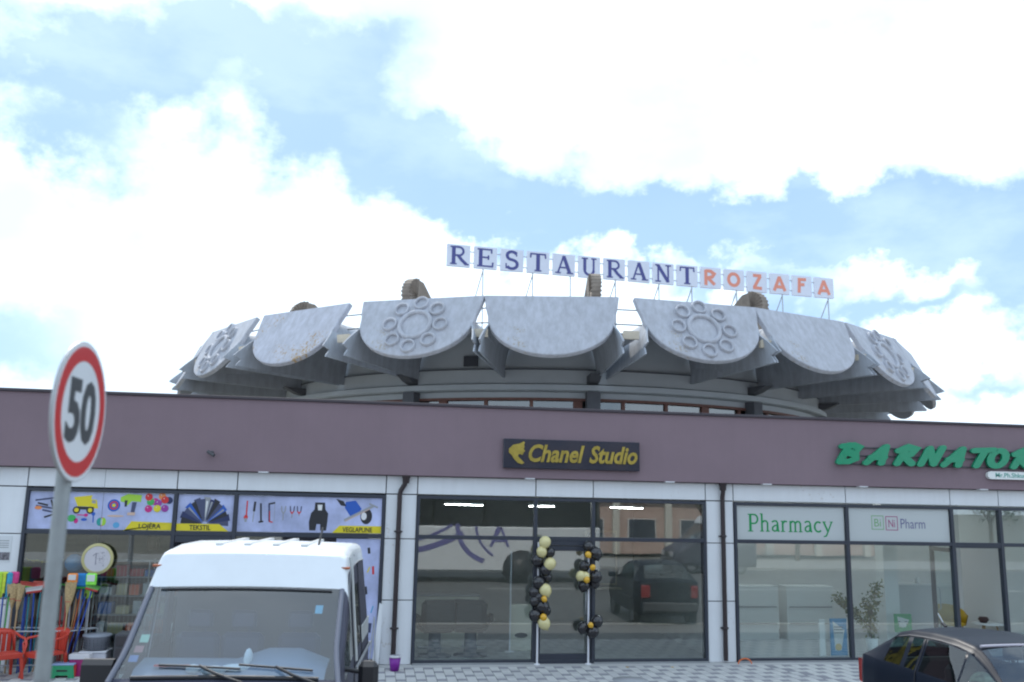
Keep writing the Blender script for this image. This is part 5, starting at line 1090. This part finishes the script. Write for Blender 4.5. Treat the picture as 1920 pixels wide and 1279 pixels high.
# goods behind the toy shop glass: wire shelf with things on it
t = thing('wire_shelf', (-4.0, .6, 0), 'wire shelving unit behind the toy shop glass left of the van', 'shelf')
q = MB()
for x in (-4.75, -3.86, -3.0):
    for y in (.42, .8): q.tube([(x, y, .012), (x, y, 1.72)], .014, 6)
q.build('post', STEEL, t)
for z in (.45, .78, 1.10, 1.42, 1.70):
    q = MB()
    for y in (.42, .5, .58, .66, .74, .8): q.tube([(-4.75, y, z), (-3.0, y, z)], .005, 4)
    for x in [-4.75 + .125 * k for k in range(15)]: q.tube([(x, .42, z + .006), (x, .8, z + .006)], .004, 4)
    q.build('wire_deck', STEEL, t)
q = MB()
for x in [-4.7 + .07 * k for k in range(25)]: q.tube([(x, .41, .4), (x, .41, 1.6)], .0025, 4)
q.build('front_mesh', STEEL, t)
cc = [('orange', (.62, .12, .04)), ('red', (.4, .03, .03)), ('blue', (.03, .12, .35)), ('white', (.5, .5, .5)), ('green', (.04, .25, .06)), ('cream', (.45, .38, .22))]
places = ['lowest', 'second', 'third', 'fourth']
used = {}
for li, z in enumerate((.455, .785, 1.105, 1.425)):
    x = -4.68; k = 0
    while x < -3.12:
        nm, c = random.choice(cc); wd = random.uniform(.12, .26); hh = random.uniform(.10, .24)
        k += 1
        pos = 'left part' if x < -4.2 else ('middle' if x < -3.7 else 'right part')
        q = MB(); q.bbox(x, x + wd, .48, .72, z + .008, z + hh, .008); o = q.build('goods_box', pl(c, None, .6), None, 'small %s box, %s from the left on the %s deck of the wire shelf' % (nm, ordn[k - 1], places[li]), 'box', 'boxes on the wire shelf')
        x += wd + random.uniform(.02, .08)
for i, (x, z, r_, c, lab) in enumerate(((-4.86, 1.72, .15, (.55, .06, .18), 'pink foil ball behind the coin sign'), (-5.12, 1.66, .16, (.03, .22, .45), 'blue plastic bucket hanging behind the glass near the sign pole'))):
    t = thing('hanging_toy', (x, .4, z), lab, 'toy'); q = MB()
    q.sph((x, .4, z), r_, 18, 12); q.build('ball', pl(c, None, .2, coat=.5), t); q = MB(); q.tube([(x, .4, z + r_), (x, .4, 3.2)], .003, 4); q.build('string', DSTEEL, t)
for i, x in enumerate((-3.95, -3.55, -3.15)):
    t = thing('hanging_bag', (x, .9, 1.9), ['brown', 'red', 'green'][i] + ' bag hanging high behind the toy shop glass', 'bag'); q = MB(); q.bbox(x - .1, x + .1, .84, .98, 1.86, 2.10, .03); q.build('bag_body', pl([(.12, .06, .04), (.35, .02, .02), (.04, .16, .03)][i], None, .7), t)
    q = MB(); q.tube([(x - .06, .9, 2.09), (x, .9, 2.2), (x + .06, .9, 2.09)], .008, 6); q.tube([(x, .9, 2.2), (x, .9, 3.2)], .003, 4); q.build('strap', BLACK, t)

# ================================================================== SALON INTERIOR
def light_tube(x, y, lab, L=.55):
    t = thing('ceiling_tube', (x, y, 2.82), lab, 'ceiling light', 'tube lights on the salon ceiling'); q = MB(); q.bbox(x - L / 2, x + L / 2, y - .03, y + .03, 2.80, 2.84, .005); q.tube([(x - L * .3, y, 2.84), (x - L * .3, y, 3.2)], .006, 5); q.tube([(x + L * .3, y, 2.84), (x + L * .3, y, 3.2)], .006, 5); q.build('housing', WHITEP, t)
    q = MB(); q.tube([(x - L / 2 + .02, y, 2.785), (x + L / 2 - .02, y, 2.785)], .006, 8); q.build('tube', mat('lit_tube', (1, 1, .97), .5, emit=22), t)
for i, (x, y) in enumerate(((1.9, 1.3), (1.75, 2.5), (3.35, 1.3), (3.6, 2.5), (5.2, 1.3), (5.35, 2.5))): light_tube(x, y, L=.55, lab='lit white tube light, %s row, %s, on the salon ceiling' % (['front', 'back'][i % 2], ['left', 'middle', 'right'][i // 2]))
LEATH = pl((.012, .016, .018), 'black_leather', .5)
def barber_chair(x, y, rz, lab):
    t = thing('salon_chair', (x, y, .012), lab, 'chair', 'dark salon chairs inside the window', rz)
    q = MB(); q.bbox(-.27, .27, -.26, .26, .42, .56, .05); q.build('seat', LEATH, t, local=True)
    q = MB(); q.bbox(-.30, .30, .20, .36, .50, 1.0, .07); q.build('backrest', LEATH, t, local=True)
    for sx in (-1, 1): q = MB(); q.bbox(sx * .30 - .05, sx * .30 + .05, -.22, .24, .56, .72, .03); q.build('armrest', LEATH, t, local=True)
    q = MB(); q.lathe((0, 0, 0), [(.28, 0), (.28, .02), (.11, .05), (.10, .42)], 20); q.build('pedestal', DKGREY, t, local=True)
    q = MB(); q.bbox(-.2, .2, -.42, -.28, .08, .11, .01); q.tube([(0, -.1, .4), (0, -.33, .12)], .015); q.build('footrest', STEEL, t, local=True); return t
barber_chair(1.25, .75, R(190), 'black leather salon chair by the left end of the salon window').scale = (1.15, 1.1, 1.05); barber_chair(1.93, .80, R(165), 'black leather salon chair, the one nearer to the salon door').scale = (1.15, 1.1, 1.05)
t = thing('reception_counter', (1.55, 1.9, 0), 'cream salon counter behind the black chairs', 'counter'); CRM = mat('cream_laminate', (.62, .58, .47), .5)
q = MB(); q.bbox(.9, 2.18, 1.75, 2.1, .012, .98, .01); q.build('cabinet', CRM, t); q = MB(); q.bbox(.87, 2.21, 1.72, 2.13, .982, 1.01, .005); q.build('worktop', GREY, t)
t = thing('cream_panel', (2.97, 1.3, 0), 'cream panel with dark oval cut-out beside the salon door', 'cabinet')
q = MB(); q.bbox(2.74, 3.2, 1.3, 1.36, .012, .88, .006); q.build('panel', CRM, t); q = MB(); q.lathe_e((2.98, 1.298, .30), 1, 18, 8, .13, .004, .05); q.build('cut_out', BLACK, t)
q = MB(); q.tube([(2.74, 1.2, .012), (2.74, 1.2, 1.9)], .016, 8); q.lathe((2.74, 1.2, .012), [(0, .01), (.09, .01), (.10, 0)], 14); o = q.build('clothes_stand', mat('post_white', (.7, .7, .74), .4), None, 'thin white post standing inside the salon window', 'post')
t = thing('styling_station', (5.6, 4.9, 0), 'salon styling station with mirror and shelf at the right wall', 'mirror station')
q = MB(); q.bbox(5.2, 6.0, 5.2, 5.3, .9, 2.2, .01); q.build('mirror_frame', CRM, t); q = MB(); q.bbox(5.25, 5.95, 5.17, 5.19, .95, 2.15, .003); q.build('mirror', mat('mirror', (.6, .62, .63), .05, metal=1), t); q = MB(); q.bbox(5.15, 6.05, 4.95, 5.18, .82, .86, .005); q.build('shelf', CRM, t)

# ================================================================== PHARMACY INTERIOR
PW = mat('pharmacy_white', (.70, .72, .71), .5)
q = MB(); q.bbox(10.66, 10.98, 1.2, 1.5, .012, 3.2, .006); o = q.build('white_column', PW, None, 'square white column behind the pharmacy glass', 'column')
t = thing('pharmacy_counter', (11.3, 1.5, 0), 'pale grey counter block inside the pharmacy beside the column', 'counter')
q = MB(); q.bbox(11.0, 11.95, 1.45, 1.9, .012, 1.28, .01); q.build('cabinet', mat('counter_grey', (.46, .48, .48), .5), t); q = MB(); q.bbox(10.99, 11.97, 1.43, 1.92, 1.282, 1.31, .004); q.build('worktop', PW, t)
q = MB(); q.lathe((11.66, 1.6, 1.312), [(0, 0), (.045, 0), (.05, .13), (.0, .13)], 14); q.build('small_cup', PW, None, 'small white cup on the pharmacy counter', 'cup')
for i, (x0, x1) in enumerate(((7.3, 8.9), (9.1, 10.2))):
    t = thing('display_unit', ((x0 + x1) / 2, 2.6, 0), ['wide', 'narrow'][i] + ' pale display unit along the pharmacy back wall', 'shelf unit'); q = MB(); q.bbox(x0, x1, 2.5, 2.9, .012, 1.15, .01); q.build('cabinet', PW, t)
    q = MB()
    for z in (.35, .7): q.bbox(x0 + .05, x1 - .05, 2.47, 2.498, z, z + .02, .002)
    q.build('shelf_edge', GREY, t)
for i, (x, y) in enumerate(((8.0, 1.2), (10.0, 1.2), (12.0, 2.6), (8.0, 2.9), (10.0, 2.9), (14.5, 1.2), (16.5, 1.2))):  # unseen fill lights, added to brighten the pharmacy interior
    t = thing('fill_light', (x, y, 3.1), 'unseen square fill light added under the pharmacy ceiling, %s of the %s row' % (['first', 'second', 'third', 'first', 'second', 'third', 'fourth'][i], ['front', 'front', 'back', 'back', 'back', 'front', 'front'][i]), 'ceiling light', 'fill lights added under the pharmacy ceiling')
    q = MB(); q.bbox(x - .32, x + .32, y - .32, y + .32, 3.14, 3.19, .004); q.build('frame', PW, t); q = MB(); q.box(x - .29, x + .29, y - .29, y + .29, 3.13, 3.139); q.build('fill_panel', mat('fill_glow', (.9, .97, 1), .5, emit=3.2), t)
# plant
px_, py_ = 10.05, .75
t = thing('potted_plant', (px_, py_, .012), 'leafy shrub with two spreading branches in a white pot behind the pharmacy glass', 'plant')
q = MB(); q.lathe((px_, py_, .012), [(0, 0), (.085, 0), (.125, .30), (.11, .30), (.10, .27), (0, .26)], 20); q.build('pot', PW, t)
BARK = mat('bark', (.10, .07, .04), .9); q = MB()
br = [[(px_, py_, .27), (px_ - .03, py_, .5), (px_ + .02, py_, .8), (px_ + .10, py_, 1.1), (px_ + .14, py_, 1.38)], [(px_ - .01, py_, .5), (px_ - .25, py_ - .03, .72), (px_ - .5, py_ - .05, .90), (px_ - .78, py_ - .06, 1.12)], [(px_, py_, .6), (px_ + .0, py_ + .08, .85), (px_ - .04, py_ + .1, 1.0)]]
for b_ in br: q.tube(b_, .012, 6, .004)
q.build('trunk', BARK, t)
q = MB(); q2_ = MB()
for bi, b_ in enumerate(br):
    for k in range(380 if bi < 2 else 110):
        u = random.random() ** .8 * (len(b_) - 1); i = min(int(u), len(b_) - 2); f = u - i
        if bi != 2 and u < .6 and random.random() < .5: continue
        c = Vector(b_[i]).lerp(Vector(b_[i + 1]), f) + Vector((random.gauss(0, .06), random.gauss(0, .06), random.gauss(0, .05)))
        d = Vector((random.gauss(0, 1), random.gauss(0, 1), random.gauss(-.2, .7))).normalized(); s = d.cross(Vector((random.gauss(0, 1), random.gauss(0, 1), random.gauss(0, 1)))).normalized(); l_ = random.uniform(.06, .10)
        (q if random.random() < .6 else q2_).add([c, c + d * l_ * .5 + s * l_ * .25, c + d * l_, c + d * l_ * .5 - s * l_ * .25], [(0, 1, 2, 3)])
q.build('leaves', mat('leaf_dark', (.07, .11, .03), .6, var=.3, scale=9), t, fixn=False); q2_.build('young_leaves', mat('leaf_olive', (.19, .18, .05), .6, var=.3, scale=9), t, fixn=False)
# advertising stands
def ad(x0, x1, z0, z1, y, lab, cols, lines):
    t = thing('advertising_stand', ((x0 + x1) / 2, y, .012), lab, 'advertising stand'); q = MB(); q.bbox(x0, x1, y, y + .03, z0, z1, .004); q.build('board', pl(cols[0], None, .5), t)
    q = MB(); w_ = x1 - x0; q.prism([(x0 + w_ * .15, z1 - .05), (x0 + w_ * .85, z0 + (z1 - z0) * .68), (x0 + w_ * .62, z0 + .1), (x0 + w_ * .25, z0 + .1)], y - .002, y - .0005); q.build('printed_shape', pl(cols[1], None, .5), t)
    q = MB()
    for zz in lines: q.box(x0 + w_ * .2, x1 - w_ * .25, y - .004, y - .0022, zz, zz + .018)
    q.build('printed_line', pl(cols[2], None, .5), t)
    q = MB(); q.lathe_e((x0 + w_ * .45, y - .003, z0 + .16), 1, 12, 6, w_ * .2, .003, .07); q.build('printed_picture', pl(cols[3], None, .5), t)
ad(9.03, 9.38, .02, .72, .5, 'blue and white advertising stand on the pharmacy floor left of the plant', [(.05, .25, .45), (.60, .64, .62), (.12, .14, .16), (.55, .40, .12)], (.55, .50, .44))
ad(10.66, 11.04, .40, .76, .9, 'green and white poster behind the glass above the car roof', [(.02, .30, .12), (.62, .66, .64), (.12, .14, .16), (.6, .64, .62)], (.60, .55))
q = MB(); q.bbox(8.80, 8.92, .5, .54, .012, .70, .006); q.build('white_board', PW, None, 'narrow white board leaning left of the blue advertising stand', 'board')
# yellow chair & table
t = thing('yellow_armchair', (12.35, 1.5, .012), 'mustard yellow tub chair inside the open pharmacy door', 'chair'); YC = mat('mustard_shell', (.50, .32, .02), .45); x, y = 12.42, 1.6
q = MB(); rows = []
for i in range(15):
    a = R(-20 + 220 * i / 14); hh = .36 * (math.sin(R(180 * i / 14)) ** .5) if 0 < i < 14 else .06
    rows.append([(x + .27 * math.cos(a), y + .24 * math.sin(a), .48), (x + .33 * math.cos(a), y + .28 * math.sin(a), .50 + max(.15, hh)), (x + .35 * math.cos(a), y + .30 * math.sin(a), .50 + max(.15, hh)), (x + .29 * math.cos(a), y + .26 * math.sin(a), .46)])
q.grid(rows, True, True); q.build('backrest', YC, t); q = MB(); q.lathe_e((x, y, .47), 1, 20, 8, .29, .27, .05); q.build('seat', YC, t)
for sx in (-1, 1):
    for sy in (-1, 1): q = MB(); q.tube([(x + sx * .15, y + sy * .13, .44), (x + sx * .24, y + sy * .2, .012)], .018, 8, .010); q.build('leg', WOOD, t)
t = thing('side_table', (12.95, 1.25, .012), 'round white side table with wooden legs by the yellow chair', 'table'); x, y = 12.98, 1.2
q = MB(); q.lathe((x, y, .52), [(0, 0), (.34, 0), (.345, .012), (.34, .025), (0, .025)], 28); q.build('table_top', PW, t)
for k in range(3): a = R(90 + 120 * k); q = MB(); q.tube([(x + .15 * math.cos(a), y + .15 * math.sin(a), .52), (x + .28 * math.cos(a), y + .28 * math.sin(a), .012)], .018, 8, .010); q.build('leg', WOOD, t)
q = MB(); q.lathe((x - .1, y, .546), [(0, 0), (.06, 0), (.11, .07), (.08, .12), (0, .12)], 16); q.build('dark_bowl', pl((.05, .02, .02), 'bowl_dark'), None, 'dark brown bowl on the round white side table', 'bowl')
q = MB(); q.bbox(13.3, 13.36, .3, 2.4, .012, 3.1, .005); q.build('partition', PW, None, 'white partition edge behind the open pharmacy door', 'partition')

# ================================================================== ACROSS THE ROAD (seen in reflections)
t = thing('opposite_building', (14, -34, 0), 'brick and cream block across the road, mirrored in the salon glass', 'building')
q = MB(); q.bbox(-2, 30, -46, -34, 0, 7.5, .05); q.build('wall', mat('brick_cream', (.46, .33, .28), .9, var=.12, scale=1.2), t)
q = MB(); q.bbox(-2.2, 30.2, -34, -33.7, 3.0, 3.5, .02); q.bbox(-2.2, 30.2, -34.0, -33.6, 7.4, 7.8, .02); q.build('cornice', mat('cornice_cream', (.55, .52, .46), .9), t)
q = MB()
for k in range(11): q.bbox(-1.8 + k * 3.1, -1.4 + k * 3.1, -33.99, -33.7, 0, 3.0, .02)
q.build('pier', mat('cornice_cream', (.55, .52, .46), .9), t)
q = MB(); q.bbox(0, 1.7, -33.98, -33.9, 0, 1.15, .02); wq = q.mesh('window', mat('win_white', (.6, .6, .6), .5)); q = MB(); q.box(.08, 1.62, -33.9, -33.88, .08, 1.12); gq = q.mesh('pane', mat('far_glass', (.05, .06, .08), .1))
for k in range(12):
    for z in (4.4, 6.0):
        o = link('window', wq, t, loc=(-14 + -1 + 2.55 * k, 34, z)); link('pane', gq, o)
for k in range(9):
    o = link('shop_window', wq, t, loc=(-14 - .9 + 3.1 * k, 34, .8)); link('pane', gq, o)
LEAFT = mat('tree_leaf', (.055, .09, .03), .7, var=.35, scale=2)
def tree(x, y, h_, rr, lab):
    t = thing('street_tree', (x, y, 0), lab, 'tree', 'trees across the road'); q = MB(); q.tube([(x, y, 0), (x + .1, y, h_ * .35), (x - .1, y + .1, h_ * .7)], .16, 8, .05)
    for k in range(6): a = k * 1.05; q.tube([(x, y, h_ * .35 + k * .1), (x + rr * .6 * math.cos(a), y + rr * .6 * math.sin(a), h_ * .7)], .06, 6, .02)
    q.build('trunk', BARK, t); q = MB()
    cl = [(random.gauss(0, rr * .45), random.gauss(0, rr * .45), h_ * .68 + random.gauss(0, rr * .35)) for _ in range(26)]
    for k in range(2600):
        c = random.choice(cl); p_ = Vector((x + c[0] + random.gauss(0, .28), y + c[1] + random.gauss(0, .28), c[2] + random.gauss(0, .24)))
        d = Vector((random.gauss(0, 1), random.gauss(0, 1), random.gauss(0, .6))).normalized(); s = d.cross(Vector((random.gauss(0, 1), random.gauss(0, 1), random.gauss(0, 1)))).normalized(); l_ = random.uniform(.10, .2)
        q.add([p_, p_ + d * l_ * .5 + s * l_ * .3, p_ + d * l_, p_ + d * l_ * .5 - s * l_ * .3], [(0, 1, 2, 3)])
    q.build('crown', LEAFT, t, fixn=False)
tree(17, -28, 5.5, 1.8, 'broad tree across the road facing the pharmacy door'); tree(22.5, -29, 6.2, 2.0, 'taller tree across the road at the right'); tree(34, -29, 5.5, 1.8, 'tree across the road beyond the brick block')

# small litter and leaves on the paving
for i, (x, y, c, lab) in enumerate(((4.62, -.42, 'yellow', 'scrap of amber balloon on the paving right of the salon door'), (5.45, -.45, 'yellow', 'tiny amber scrap on the paving below the right salon pane'))):
    q = MB(); q.prism([(x - .03, y - .01), (x, y - .03), (x + .035, y), (x + .01, y + .02)], .001, .006, 'xy'); q.build('balloon_scrap', BAL[c], None, lab, 'litter')
